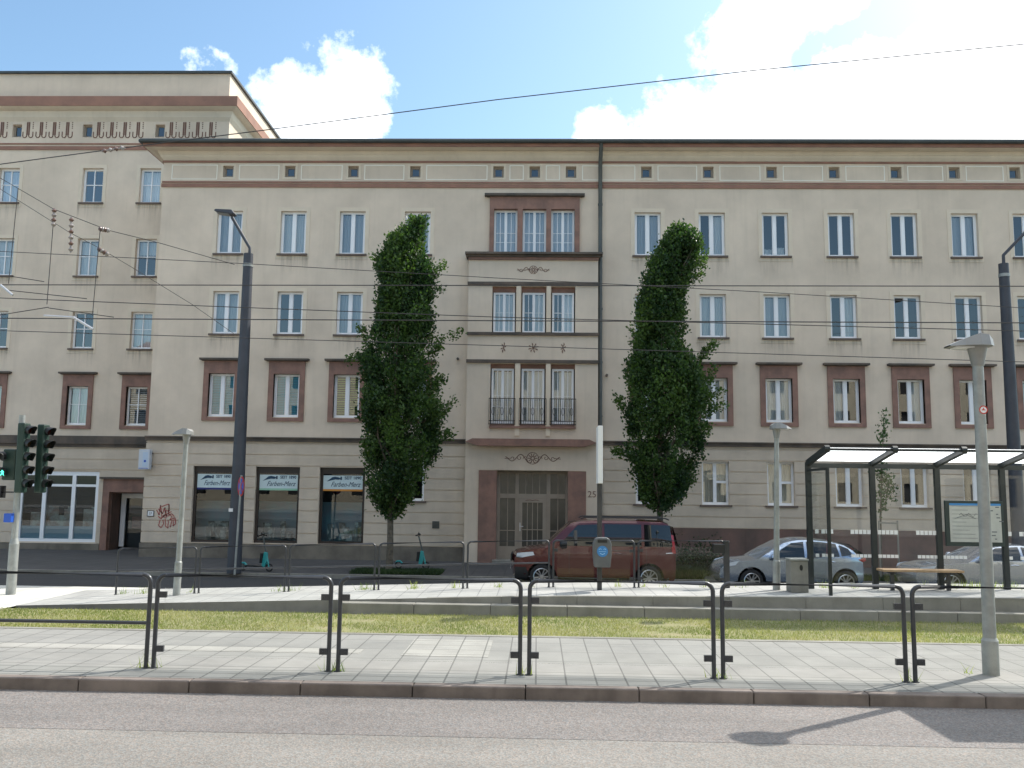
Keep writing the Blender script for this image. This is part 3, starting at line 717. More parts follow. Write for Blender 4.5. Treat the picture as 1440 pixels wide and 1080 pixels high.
# downpipe
xd = X(843.7, 400); b = MB()
b.tube([(xd, YF-.62, zTOP+.08), (xd, YF-.5, zTOP-.15), (xd, YF-.14, zc1-.1), (xd, YF-.14, zBayTop+.25), (xd, YF-.14, ZS+.1)], .075, 10)
for z in (2.5, 4.6, 6.6, 8.6, 10.6, 12.6): b.tube([(xd, YF-.14, z), (xd, YF-.14, z+.07)], .092, 10)
b.build('downpipe', m_pipe, HB, 40)
# --- entrance bay
row3 = [(X(a, 437, YB), X(c, 437, YB), Z(468, 750, YB), Z(402.5, 750, YB)) for a, c in ((692, 725.5), (733, 768), (775, 809))]
row2 = [(X(a, 560, YB), X(c, 560, YB), Z(599.5, 750, YB), Z(511.5, 750, YB)) for a, c in ((689, 723.5), (731.5, 767), (774.5, 808.5))]
dX0, dX1 = X(698, 710, YB), X(798.5, 710, YB); zD1 = Z(662, 750, YB); zDoor0 = ZS+.12
zCan = Z(628, 750, YB)
b = MB()
wall(b, bayX0, bayX1, zCan, zBayTop, YB, row3+row2, .26)
wall(b, bayX0, bayX1, ZS-.2, zCan, YB, [(dX0, dX1, ZS-.3, zD1)], .0)
for xx in (bayX0, bayX1): b.face([(xx, YB, ZS-.2), (xx, YF+.05, ZS-.2), (xx, YF+.05, zBayTop), (xx, YB, zBayTop)])
b.face([(bayX0, YB, zBayTop), (bayX1, YB, zBayTop), (bayX1, YF+.1, zBayTop), (bayX0, YF+.1, zBayTop)])
b.build('entrance_bay_wall', m_plaster, HB)
b = MB(); b.box(bayX0-.13, bayX1+.16, YB-.24, YF+.01, zBayTop+.02, zBayTop+.1); b.box(bayX0-.1, bayX1+.1, YB-.13, YF+.01, zBayTop-.06, zBayTop+.018); b.build('bay_cornice', m_ledge, HB)
b = MB(); b.box(bayX0-.02, bayX1+.02, YB-.07, YB+.01, zBayTop-.16, zBayTop-.063); b.build('bay_cornice_moulding', m_red, HB)
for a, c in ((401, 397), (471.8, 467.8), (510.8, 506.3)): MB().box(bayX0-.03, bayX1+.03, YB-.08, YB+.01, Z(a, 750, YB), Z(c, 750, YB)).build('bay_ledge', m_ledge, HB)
b = MB()
for q, w0 in zip((row3[0][1]+.02, row3[1][1]+.02), (row3[1][0]-.02, row3[2][0]-.02)): MB().box(q, w0, YB-.06, YB+.005, row3[0][2]+.02, row3[0][3]).build('bay_pillar', m_trimlight, HB)
for q, w0 in zip((row2[0][1]+.02, row2[1][1]+.02), (row2[1][0]-.02, row2[2][0]-.02)): MB().box(q, w0, YB-.06, YB+.005, Z(613, 750, YB), row2[0][3]).build('bay_pillar', m_trimlight, HB)
fr3 = ['n', 'l', 'd']
for q, f in zip(row3, ('n', 'r', 'r')):
    window(HB, q[0]+.04, q[1]-.04, q[2], q[3]-.2, YB, 'grid', f, sill=False, rev=.2)
for q in row2: window(HB, q[0]+.04, q[1]-.04, q[2]+.1, q[3]-.16, YB, 'grid', 'n', sill=False, rev=.2)
b = MB()
for q in row3: MB().box(q[0]+.001, q[1]-.001, YB+.17, YB+.24, q[3]-.2, q[3]-.001).build('window_head', m_red, HB)
for q in row2: MB().box(q[0]+.001, q[1]-.001, YB+.17, YB+.24, q[3]-.16, q[3]-.001).build('window_head', m_red, HB); MB().box(q[0]+.001, q[1]-.001, YB+.1, YB+.24, q[2]+.001, q[2]+.1).build('window_foot', m_red, HB)
for q in row2:                                     # french balcony grilles
    l, r = q[0]-.03, q[1]+.03; z0, z1 = Z(597, 750, YB), Z(561, 750, YB); b = MB(); y = YB-.09
    for z in (z0, z1, z0+.12): b.obox((l, y, z), (r, y, z), .025, .025)
    k = 13
    for i in range(k): x = l+(r-l)*i/(k-1); b.obox((x, y, z0), (x, y, z1), .014, .014)
    for i in (2, 6, 10):
        x = l+(r-l)*(i)/(k-1); b.tube([(x+.05*math.cos(a*.6283), y-.008, (z0+z1)/2+.14*math.sin(a*.6283)) for a in range(11)], .008, 5)
    for x in (l, r): b.obox((x, y, z0), (x, YB+.01, z0), .02, .02); b.obox((x, y, z1), (x, YB+.01, z1), .02, .02)
    b.build('balcony_grille', m_black, HB)
b = MB(); b.box(X(688, 598, YB), X(809.5, 598, YB), YB-.11, YB+.005, Z(602.5, 750, YB), Z(599.6, 750, YB)); b.build('balcony_sill', m_red, HB)
# top trio sandstone
b = MB(); l, r = X(688.5, 325), X(815, 325); zt = Z(278, 750)
xs_ = [l, trio[0][0], trio[0][1], trio[1][0], trio[1][1], trio[2][0], trio[2][1], r]
for a, c in ((0, 1), (2, 3), (4, 5), (6, 7)): b.box(xs_[a], xs_[c], YF-.1, YF+.12, zBayTop+.1, zt-.47)
b.box(l, r, YF-.1, YF+.12, zt-.469, zt)
b.build('window_surround', m_red, HB)
b = MB(); b.box(X(682, 275), X(822, 275), YF-.22, YF+.01, zt+.02, zt+.11); b.box(X(685, 275), X(819, 275), YF-.15, YF+.01, zt+.002, zt+.02); b.build('lintel_cap', m_ledge, HB)
for q in trio: window(HB, q[0], q[1], zBayTop+.11, zt-.47, YF, 'grid', 'g', sill=False, rev=.12)
# ornaments
b = MB(); scroll(b, X(750, 380, YB), Z(379.5, 750, YB), 1.1, .30, YB-.004, .012); b.build('scroll_ornament', m_ornament, HB)
b = MB(); scroll(b, X(749, 645, YB), Z(644.5, 750, YB), 1.85, .42, YB-.024, .014); b.build('scroll_ornament', m_ornament, HB)
for k, p in enumerate((708, 750, 792)):
    b = MB(); cx, cz = X(p, 489, YB), Z(489, 750, YB)
    for j in range(8 if k == 1 else 6):
        a = 2*math.pi*j/(8 if k == 1 else 6)+.3; u, v = (math.cos(a), math.sin(a)) if k == 1 else (math.cos(a)*.5, math.sin(a)*1.05)
        b.tube([(cx+.01*u, YB-.004, cz+.01*v), (cx+.06*u, YB-.004, cz+.06*v), (cx+.15*u+.02*v, YB-.006, cz+.13*v), (cx+.19*u, YB-.004, cz+.19*v)], [.012, .008, .022, .008], 5)
    b.build('flower_ornament', m_ornament, HB)
# canopy, lintel panel, door surround
b = MB(); zc0 = Z(628, 750, YB)
b.prism([(X(655, 620, YB), zc0+.14), (X(672, 625, YB), zc0), (X(822, 625, YB), zc0), (X(838, 620, YB), zc0+.14), (X(828, 618, YB), zc0+.26), (X(665, 618, YB), zc0+.26)], YB-.34, YB+.01)
b.build('door_canopy', m_red, HB)
b = MB(); b.box(X(674, 645, YB), X(823, 645, YB), YB-.02, YB+.01, Z(661.5, 750, YB), Z(630.5, 750, YB)); b.build('lintel_panel', m_plaster, HB)
b = MB()
for a, c in ((672.5, 698), (798.5, 824)): MB().box(X(a, 715, YB), X(c, 715, YB), YB-.035, YB+.3, ZS-.1, zD1-.003).build('door_jamb', m_red, HB)
text_mesh('25', .32, m_ornament, HB, (X(832.5, 694.5, YB), YB-.004, Z(694.5, 750, YB)), name='house_number')
# door: frame with transoms, side lights and leaf
yd = YB+.34; b = MB(); zt = Z(697, 750, YB)
xx = [dX0, X(702.5, 720, YB), X(724, 720, YB), X(729, 720, YB), X(768.5, 720, YB), X(774, 720, YB), X(795.5, 720, YB), dX1]
for a, c in ((0, 1), (2, 3), (4, 5), (6, 7)): b.box(xx[a], xx[c], yd, yd+.09, zDoor0, zD1)
for a, c in ((1, 2), (3, 4), (5, 6)):
    b.box(xx[a], xx[c], yd+.003, yd+.087, zD1-.1, zD1-.002); b.box(xx[a], xx[c], yd-.01, yd+.087, zt-.1, zt+.06)
    if a != 3: b.box(xx[a], xx[c], yd+.003, yd+.087, zDoor0, zDoor0+.45)
    k = 4 if a == 3 else 2
    for i in range(1, k): x = xx[a]+(xx[c]-xx[a])*i/k; b.box(x-.014, x+.014, yd+.02, yd+.07, zt+.06, zD1-.1); 
    if a != 3: x = (xx[a]+xx[c])/2; b.box(x-.014, x+.014, yd+.02, yd+.07, zDoor0+.45, zt-.1); b.box(xx[a], xx[c], yd+.022, yd+.068, zDoor0+1.0, zDoor0+1.03)
df = b.build('door_frame', m_frame_grey, HB)
b = MB(); b.face([(dX0, yd+.045, zDoor0), (dX1, yd+.045, zDoor0), (dX1, yd+.045, zD1), (dX0, yd+.045, zD1)]); b.build('pane', mat('door_glass', (.095, .09, .078), .2, var=.3, vscale=2), df)
b = MB(); l, r = xx[3]+.004, xx[4]-.004; t = .13; z0 = zDoor0+.02; z1 = zt-.104
b.box(l, l+t, yd-.03, yd+.02, z0, z1); b.box(r-t, r, yd-.03, yd+.02, z0, z1); b.box(l+t, r-t, yd-.03, yd+.02, z1-.15, z1); b.box(l+t, r-t, yd-.03, yd+.02, z0, z0+.42)
for i in range(1, 4): x = l+t+(r-l-2*t)*i/4; b.box(x-.013, x+.013, yd-.02, yd+.015, z0+.42, z1-.15)
for z in (z0+.95, z0+1.0): pass
b.box(l+t, r-t, yd-.018, yd+.013, z0+1.02, z0+1.05)
dr = b.build('door', m_frame_grey, HB)
b = MB(); b.box(l+.03, l+.075, yd-.05, yd-.0305, z0+.98, z0+1.28); b.tube([(l+.05, yd-.05, z0+1.15), (l+.05, yd-.09, z0+1.15), (l+.17, yd-.09, z0+1.15)], .014, 6); b.build('handle', m_steel, dr)
b = MB(); b.tube([(l+.25, yd-.034, z1-.07), (l+.4, yd-.034, z1-.05), (l+.5, yd-.034, z1-.07), (l+.6, yd-.034, z1-.05), (l+.72, yd-.034, z1-.07)], .012, 5); b.build('door_ornament', m_ornament, dr)
b = MB(); b.box(dX0-.1, dX1+.1, YB-.5, YB+.5, ZS-.1, ZS+.12); b.build('doorstep', m_concrete, HB)

# ------------------------------------------------------------------ taller building at the left
YT = 36.0
XT = X(323, 165, YT)
TB = thing('apartment_building', (-20, YT, ZS), 'taller beige house at the left edge with lyre frieze under its cornice', 'building', 'apartment houses')
zt0, zt1, ztop = at(170, 150, YT).z, at(170, 138, YT-.8).z, at(170, 104, YT).z
ZT = lambda y, x: at(x, y, YT).z
th = []
t_rows = [(ZT(285, 130), ZT(236.5, 130)), (ZT(388, 119), ZT(335.5, 119)), (ZT(490, 111), ZT(438, 111)), (ZT(597.5, 104), ZT(543, 104))]
t_cols = [X(12, 262, YT), X(130, 259, YT), X(211, 259, YT), X(211, 259, YT)+2.32]
t_cols = [t_cols[0]-3.4, t_cols[0], t_cols[1], t_cols[2], t_cols[3]]
fills = [['n', 'g', 'd', 'n', 'n'], ['n', 'n', 'n', 't', 'n'], ['n', 'd', 'd', 'n', 'n'], ['n', 'n', 'n', 'W', 'n']]
tw = []
for k, (z0, z1) in enumerate(t_rows):
    for c, f in zip(t_cols, fills[k]): tw.append((k, (c-.44, c+.44, z0, z1), f)); th.append((c-.44, c+.44, z0, z1))
t_att = [X(p, 184, YT) for p in (24, 123, 225)]; zq0, zq1 = ZT(193, 123), ZT(175, 123)
for q in t_att: th.append((q-.2, q+.2, zq0, zq1))
sx0, sx1 = X(27, 710, YT), X(137, 710, YT); sz0, sz1 = ZT(762, 90), ZT(663, 90)
dx0, dx1 = X(152, 730, YT), X(197, 730, YT)+1.2; dz1 = ZT(692, 170)
th += [(sx0, sx1, sz0, sz1)]
b = MB(); wall(b, -45, XT, ZS-.2, ztop-1.2, YT, th+[(dx0, dx1, ZS-.3, dz1)], .2)
b.face([(XT, YT, ZS-.2), (XT, YT, ztop-1.2), (XT, YT+9, ztop-1.2), (XT, YT+9, ZS-.2)])
b.build('wall', m_plaster, TB)
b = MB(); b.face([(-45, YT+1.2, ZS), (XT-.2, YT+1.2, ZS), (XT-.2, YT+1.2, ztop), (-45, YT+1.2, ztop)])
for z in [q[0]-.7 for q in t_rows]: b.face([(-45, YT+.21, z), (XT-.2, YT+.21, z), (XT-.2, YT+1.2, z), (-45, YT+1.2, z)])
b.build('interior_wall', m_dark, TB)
zco0, zco1 = at(170, 148.5, YT-.45).z, at(170, 135, YT-.45).z
b = MB(); b.box(-45, XT+.45, YT-.45, YT+9, zco0, zco1); b.build('cornice', m_brown, TB)
b = MB()
for (p, z0), (q, z1) in zip(((0, ZT(171, 170)), (.1, ZT(166, 170)), (.14, ZT(158, 170)), (.3, zco0-.06)), ((.1, ZT(166, 170)), (.14, ZT(158, 170)), (.3, zco0-.06), (.42, zco0-.001))):
    b.face([(-45, YT-p, z0), (XT+p, YT-p, z0), (XT+q, YT-q, z1), (-45, YT-q, z1)]); b.face([(XT+p, YT-p, z0), (XT+p, YT+9, z0), (XT+q, YT+9, z1), (XT+q, YT-q, z1)])
b.build('cornice_cove', m_cream, TB)
xpt = X(323, 120, YT); zpt = at(300, 104, YT).z
b = MB(); b.box(-45, xpt, YT, YT+9, zco1+.001, zpt); b.build('parapet', m_plaster, TB)
b = MB(); b.box(-45, xpt+.1, YT-.1, YT+9, zpt+.001, zpt+.1); b.build('roof_edge', m_gutter, TB)
b = MB(); b.box(-45, XT+.04, YT-.04, YT+9, ZT(211, 100), ZT(206, 100)); b.box(-45, XT+.03, YT-.03, YT+9, ZT(203.5, 100), ZT(201.5, 100)); b.build('storey_band', m_brown, TB)
zf0, zf1 = ZT(195, 170), ZT(172, 170)
for x in [q+.42+.565*k for q in [t_att[0]-2.82]+t_att for k in range(4 if q < t_att[-1] else 5)]:
    if x < XT-.3:
        b = MB()
        for u in (.0, .08): b.box(x+u-.008, x+u+.05, YT-.014, YT+.004, zf0+.15, zf1)
        for sgn in (-1, 1):
            c = x+.06+sgn*.13
            b.tube([(c+.09*math.cos(a), YT-.008, zf0+.14+.1*math.sin(a)) for a in [math.pi+i*math.pi/6 for i in range(7)]], .02, 5)
            b.box(c+sgn*.085-.018, c+sgn*.085+.018, YT-.014, YT+.004, zf0+.14, zf0+.3)
        for q in range(4): b.box(x+.245, x+.285, YT-.012, YT+.004, zf1-.04-q*.08, zf1-q*.08)
        b.build('lyre_ornament', m_ornament, TB)
for q in t_att:
    window(TB, q-.2, q+.2, zq0, zq1, YT, 'plain', 'd', m_frame_grey, 'attic_window', False)
b = MB()
for k, q, f in tw:
    l, r, z0, z1 = q
    if k < 3:
        surround(TB, l, r, z0, z1, YT)
for k, q, f in tw:
    window(TB, *q, YT, 'cross', f, sill=k < 3, rev=.16)
    if k == 3: sandstone(TB, *q, YT)
b = MB(); zl0, zl1 = ZT(629, 150), ZT(613.5, 150); b.box(-45, XT, YT-.16, YT+.01, zl0+.12, zl1); b.box(-45, XT, YT-.1, YT+.01, zl0, zl0+.119); b.build('string_course', m_ledge, TB)
b = MB(); courses(b, -45, XT, sz0-.05, zl0-.003, YT, [(sx0-.04, sx1+.04, sz0-.06, sz1+.04), (dx0-.28, dx1+.2, ZS-.3, dz1+.55)], .42); b.build('rusticated_wall', m_plaster_base, TB)
b = MB(); b.box(-45, dx0-.28, YT-.07, YT+.01, ZS-.1, sz0-.055); b.build('plinth', m_plinth_grey, TB)
# shop front: white frame of three lights
b = MB(); y = YT+.02; xs_ = [sx0, X(59, 710, YT), X(100, 710, YT), sx1]; zh = ZT(682.5, 90)
b.box(sx0, sx0+.1, y, y+.1, sz0, sz1); b.box(sx1-.12, sx1, y, y+.1, sz0, sz1); b.box(sx0+.1, sx1-.12, y, y+.1, sz1-.16, sz1); b.box(sx0+.1, sx1-.12, y, y+.1, sz0, sz0+.12)
for q in xs_[1:3]: b.box(q-.02, q+.13, y-.01, y+.1, sz0+.12, sz1-.16)
for a, c in ((xs_[0]+.1, xs_[1]-.02), (xs_[1]+.13, xs_[2]-.02), (xs_[2]+.13, sx1-.12)): b.box(a, c, y+.002, y+.1, zh-.05, zh+.05)
sf = b.build('shop_window', m_frame, TB, label='white framed shop window of three lights with poster strips')
b = MB(); b.face([(sx0+.1, y+.05, sz0+.1), (sx1-.12, y+.05, sz0+.1), (sx1-.12, y+.05, sz1-.15), (sx0+.1, y+.05, sz1-.15)]); b.build('pane', m_shopglass, sf)
b = MB(); b.box(sx0+.1, sx1-.12, y+.09, y+.1, sz0+.12, sz0+.62); b.build('frosted_strip', mat('frosted_film', (.32, .40, .46), .6), sf)
b = MB(); rr = random.Random(5)
for j in range(12): x = rr.uniform(sx0+.2, sx1-.6); h = rr.uniform(.25, .8); b.box(x, x+rr.uniform(.2, .5), y+.3+j*.05, y+.33+j*.05, sz0+.6, sz0+.65+h)
b.build('display_goods', mat('pale_goods', (.5, .5, .45), .8, col2=(.3, .16, .12), vscale=2.5), sf)
# side entrance
b = MB(); b.box(dx0-.26, dx0, YT-.06, YT+.15, ZS-.1, dz1+.52); b.box(dx0, dx1, YT-.06, YT+.15, dz1, dz1+.52); b.build('door_surround', m_red, TB)
b = MB(); b.box(dx0-.38, dx1, YT-.18, YT+.01, dz1+.523, dz1+.6); b.build('lintel_cap', m_ledge, TB)
b = MB(); b.box(dx0, dx0+.04, YT+.15, YT+.9, ZS, dz1); b.box(dx0+.04, dx1, YT+.15, YT+.9, dz1-.05, dz1-.001); b.build('door_recess', m_plinth, TB)
b = MB(); yy = YT+.85; a = dx0+.1
b.box(a, a+.16, yy, yy+.06, ZS+.1, dz1-.06); b.box(a+.16, dx1, yy, yy+.06, dz1-.25, dz1-.06); b.box(a+.16, a+.2, yy-.02, yy+.05, ZS+.1, dz1-.25)
dd = b.build('door', m_frame, TB)
b = MB(); b.face([(a+.2, yy+.03, ZS+.1), (dx1, yy+.03, ZS+.1), (dx1, yy+.03, dz1-.25), (a+.2, yy+.03, dz1-.25)]); b.build('pane', m_shopglass, dd)
b = MB(); b.box(a+.45, dx1, yy+.09, yy+.1, ZS+.85, dz1-1.0); b.build('notice', mat('maroon_board', (.12, .03, .035), .6), dd)
# light box sign on the wall corner
p0 = at(198.5, 643, YF-.5)
SG = thing('light_box_sign', (XL-.05, YF-.35, at(206, 660, YF-.4).z), 'small white projecting light box with blue mark at the corner of the beige house', 'sign')
zs0, zs1 = at(206, 660, YF-.4).z, at(206, 632, YF-.4).z
b = MB(); b.box(XL-.1, XL+.3, YF-.42, YF-.2, zs0, zs1); b.build('box', mat('sign_housing', (.52, .56, .62), .5), SG, bevel=.01)
b = MB(); b.box(XL+.2, XL+.26, YF-.2, YF-.021, zs1-.15, zs1-.1); b.box(XL+.2, XL+.26, YF-.2, YF-.021, zs0+.1, zs0+.15); b.build('bracket', m_black, SG)
b = MB(); b.box(XL+.05, XL+.24, YF-.424, YF-.4205, zs0+.1, zs1-.1); b.build('panel', mat('pale_blue_panel', (.45, .55, .68), .5), SG)
b = MB(); b.disc((XL+.14, YF-.426, zs0+.3), .05, n=6); b.box(XL-.08, XL+.26, YF-.4265, YF-.4245, zs0+.03, zs0+.05); b.build('emblem', m_blue, SG)

# ------------------------------------------------------------------ house across the street behind the camera (seen only mirrored in the panes)
OB = thing('apartment_building', (0, -12, 0), 'pale sunlit house across the street, seen only mirrored in windows', 'building')
b = MB(); oh = [(x-.6, x+.6, z, z+1.6) for x in np.arange(-38, 38, 2.8) for z in (1.3, 4.4, 7.5, 10.6)]
wall(b, -40, 40, 0, 14.2, -12, oh, -.2); b.build('wall', mat('pale_plaster', (.68, .60, .46), .9, var=.15, vscale=.6), OB)
b = MB(); b.face([(-40, -12.25, 0), (40, -12.25, 0), (40, -12.25, 14), (-40, -12.25, 14)]); b.build('window_panes', m_dark, OB)
b = MB(); b.face([(-40.3, -11.5, 14.1), (40.3, -11.5, 14.1), (40, -17, 16.5), (-40, -17, 16.5)]); b.build('roof', mat('roof_tiles', (.2, .08, .05), .9), OB)

# ------------------------------------------------------------------ railings
def arch_path(x0, x1, y, z0, z1, rad=.085, n=5):
    P = [(x0, y, z0)]
    for i in range(n+1): a = math.pi-i*math.pi/2/n; P.append((x0+rad+rad*math.cos(a), y, z1-rad+rad*math.sin(a)))
    for i in range(n+1): a = math.pi/2-i*math.pi/2/n; P.append((x1-rad+rad*math.cos(a), y, z1-rad+rad*math.sin(a)))
    P.append((x1, y, z1)) if False else P.append((x1, y, z0)); return P
def railing(x0, x1, y, z0, z1, label, group, glass=True, bar=False, r=.0235, rise=0.0):
    t = thing('railing', ((x0+x1)/2, y, z0), label, 'railing', group)
    P = [(x, yy, z+rise*(x-x0)) for x, yy, z in arch_path(x0, x1, y, z0-.02, z1)]
    MB().tube(P, r, 10).build('frame', m_tubes, t, 50)
    for x in (x0, x1):
        b = MB(); b.tube([(x, y, z0-.004+rise*(x-x0)), (x, y, z0+.008+rise*(x-x0))], r*1.7, 12); b.build('foot_plate', m_tubes, t)
    if bar: MB().tube([(x0+r*.6, y, z0+bar), (x1-r*.6, y, z0+bar+rise*(x1-x0))], r*.8, 8).build('middle_bar', m_tubes, t, 50)
    if glass:
        b = MB(); b.box(x0+.085, x1-.085, y-.005, y+.005, z0+.12, z1-.13+rise*(x1-x0)*.5); b.build('glass_pane', m_glass_clear, t)
        for x, s in ((x0, 1), (x1, -1)):
            for z in (z0+.17, z1-.235):
                b = MB(); a, c = sorted((x+s*.018, x+s*.10)); b.box(a, c, y-.018, y+.018, z, z+.062)
                q = x+s*.075; b.tube([(q, y-.024, z+.031), (q, y-.0181, z+.031)], .013, 10); b.build('clamp', m_tubes, t)
    return t
Y1 = 9.6
zt = at(333, 810, Y1).z
px = [(-62, 204.5), (215, 461.5), (475, 731), (744, 1004), (1017, 1274), (1287, 1546)]
lbs = ['near dark railing at the left with a middle bar instead of glass', 'glazed railing in front of the grass, next to the barred railing at its left',
       'glazed railing standing in front of the teal scooter by the wall', 'glazed railing in front of the red van and litter bin',
       'glazed railing in front of the silver hatchback', 'glazed railing crossed by the nearest lamp post at the right']
for i, ((a, c), lb) in enumerate(zip(px, lbs)):
    railing(at(a, 948, Y1).x, at(c, 948, Y1).x, Y1, 0.0, zt, lb, 'railings along the near platform', glass=i > 0, bar=at(100, 874, Y1).z if i == 0 else False)
Y2 = 19.9
px2 = [162, 278, 404, 530, 654.5, 775, 895, 1022]
zt2 = [at(p, 767.5, Y2).z for p in px2]
lb2 = ['slim two bar railing by the crossing, crossed by the left street lamp', 'slim two bar railing in front of the teal scooter beside the mast', 'slim two bar railing in front of the third shop window',
       'slim two bar railing below the left columnar tree', 'slim two bar railing in front of the entrance door', 'glazed far railing in front of the bonnet and door of the red van', 'glazed far railing in front of the rear of the red van']
for i in range(7):
    x0, x1 = at(px2[i]+3, 800, Y2).x, at(px2[i+1]-3, 800, Y2).x
    zb = zP(x0); railing(x0, x1, Y2, zb, zb+1.0, lb2[i], 'railings along the far platform', glass=i > 4, bar=False if i > 4 else .52, r=.022, rise=(zP(x1)-zb)/(x1-x0))
x = at(1011, 772, Y2).x; z = at(1011, 778, Y2).z
t = thing('railing_box', (x, Y2, z), 'small black box fixed to the end post of the far railing', 'box')
b = MB(); b.box(x-.13, x+.12, Y2-.09, Y2+.09, z, z+.2); b.build('housing', m_black, t, bevel=.015)
b = MB(); b.box(x+.1, x+.22, Y2-.03, Y2+.03, z-.75, z+.24); b.tube([(x+.16, Y2, z+.24), (x+.16, Y2, z+.27)], .07, 10); b.build('post', m_tubes, t)

# ------------------------------------------------------------------ street lamps
def street_lamp(base, top_z, head_dir, r0, r1, label, head=.42, sleeve=.55, lean=(0, 0)):
    t = thing('street_lamp', base, label, 'street lamp', 'post top street lamps'); x, y, z = base; tx, ty = x+lean[0], y+lean[1]
    f = lambda k: (x+lean[0]*k, y+lean[1]*k, z+(top_z-z)*k)
    b = MB(); b.tube([f(0), f(sleeve/(top_z-z))], r0*1.25, 16); b.tube([f(sleeve/(top_z-z)), f((sleeve+.03)/(top_z-z))], [r0*1.25, r0], 16, False); b.build('base_sleeve', m_galv, t, 40)
    b = MB(); b.tube([f((sleeve+.0)/(top_z-z)), f(.97)], [r0, r1], 16); b.build('pole', m_galv, t, 40)
    b = MB(); b.tube([f(.94), (tx, ty, top_z)], [r1*1.15, r1*1.9], 16); b.build('collar', m_lampgrey, t, 40)
    s = head_dir; b = MB(); h = head; zz = top_z-.005
    b_pts = [(-.4, .06, .12), (-.2, .11, .19), (.12, .12, .21), (.6, .06, .17), (1.0, .0, .09)]
    for (u0, hh0, w0), (u1, hh1, w1) in zip(b_pts[:-1], b_pts[1:]):
        A = [(tx+s*h*u0, ty-w0, zz), (tx+s*h*u0, ty+w0, zz), (tx+s*h*u0, ty+w0*.8, zz+hh0+.015), (tx+s*h*u0, ty-w0*.8, zz+hh0+.015)]
        B = [(tx+s*h*u1, ty-w1, zz), (tx+s*h*u1, ty+w1, zz), (tx+s*h*u1, ty+w1*.8, zz+hh1+.015), (tx+s*h*u1, ty-w1*.8, zz+hh1+.015)]
        for i in range(4): b.face([A[i], A[(i+1) % 4], B[(i+1) % 4], B[i]])
    u, hh, w_ = b_pts[0]; b.face([(tx+s*h*u, ty-w_, zz), (tx+s*h*u, ty+w_, zz), (tx+s*h*u, ty+w_*.8, zz+hh+.015), (tx+s*h*u, ty-w_*.8, zz+hh+.015)])
    b.build('lamp_head', m_lampgrey, t, 45)
    b = MB(); a, c = sorted((tx+s*h*.15, tx+s*h*.8)); b.box(a, c, ty-.08, ty+.08, zz-.012, zz-.001); b.build('light_panel', m_white, t)
    return t
p = gr(1394, 949, 0); top = at(1374, 488, p.y)
NL = street_lamp((p.x, p.y, 0), top.z, -1, .068, .056, 'nearest grey lamp post at the right with a round red sticker', head=.33, sleeve=.36, lean=(top.x-p.x, 0))
q = at(1379, 577, p.y); b = MB(); b.disc((q.x, p.y-.064, q.z), .048); st = b.build('sticker', m_white, NL)
b = MB()
for i in range(16):
    a0, a1 = i*math.pi/8, (i+1)*math.pi/8; b.face([(q.x+rr_*math.cos(a), p.y-.066, q.z+rr_*math.sin(a)) for rr_, a in ((.048, a0), (.048, a1), (.036, a1), (.036, a0))])
b.box(q.x-.02, q.x+.02, p.y-.067, p.y-.0655, q.z-.006, q.z+.004); b.box(q.x-.006, q.x+.004, p.y-.067, p.y-.0655, q.z+.004, q.z+.022); b.build('sticker_print', m_redp, st)
def lamp2(bx, by, tx_, ty_, s, lb, sl):
    Yl = 19.55; p = at(bx, by, Yl); z = zP(p.x); top = at(tx_, ty_, Yl)
    street_lamp((p.x, Yl, z), top.z, s, .062, .048, lb, head=.30, sleeve=sl, lean=(top.x-p.x, 0))
lamp2(248.5, 830, 262.5, 611, -1, 'thin lamp post beside the graffiti with its lantern pointing left', .7)
lamp2(1092, 830, 1092, 603, 1, 'thin lamp post left of the bus shelter', .6)

# ------------------------------------------------------------------ tram masts with lantern
def tram_mast(bp, tp, r0, r1, armpts, head, label):
    t = thing('tram_mast', bp, label, 'tram mast', 'dark tram masts')
    bp, tp = Vector(bp), Vector(tp)
    b = MB(); b.tube([bp, tp], [r0, r1], 20); b.build('pole', m_mast, t, 40)
    b = MB(); d = (tp-bp); q = bp+d*.965; b.tube([bp+d*.957, bp+d*.967], [r1*1.12, r1*1.12], 20); b.build('clamp_ring', m_galv, t, 40)
    b = MB(); b.tube(armpts, .05, 8); b.build('lamp_arm', m_mast, t, 50)
    hx, hy, hz, s = head; b = MB()
    b.prism([(hx-s*.46, hz+.13), (hx-s*.4, hz+.08), (hx+s*.12, hz-.0), (hx+s*.2, hz+.03), (hx+s*.1, hz+.15), (hx-s*.4, hz+.17)], hy-.17, hy+.17); b.build('lamp_head', m_mast, t, bevel=.02)
    b = MB(); b.obox((hx-s*.38, hy, hz+.07), (hx+s*.02, hy, hz+.005), .26, .02); b.build('light_panel', m_lampgrey, t)
    return t
Ym = gr(329, 806, ZS).y
bp = at(329, 806, Ym); tp = at(349.5, 357, Ym)
a0, a1, a2 = at(351, 356, Ym), at(351.5, 349, Ym), at(326, 305, Ym)
LM = tram_mast((bp.x, Ym, ZS), tp, .215, .145, [a0, a1, a2], (at(323, 302, Ym).x, Ym, at(322, 303, Ym).z, 1), 'tall dark mast in front of the left shop window with lantern on a slanting arm')
q = at(328, 717, Ym); b = MB(); b.box(q.x-.06, q.x+.06, Ym-.235, Ym-.2, q.z-.05, q.z+.05); b.build('sticker', m_white, LM)
tp = at(1411, 371, Ym); bp = at(1436, 806, Ym)
a0, a1, a2 = at(1411.5, 370, Ym), at(1411, 359, Ym), at(1452, 316, Ym)
tram_mast((bp.x, Ym, ZS), tp, .215, .145, [a0, a1, a2], (a2.x+.3, Ym, a2.z+.05, -1), 'tall dark mast at the right edge behind the bus shelter')

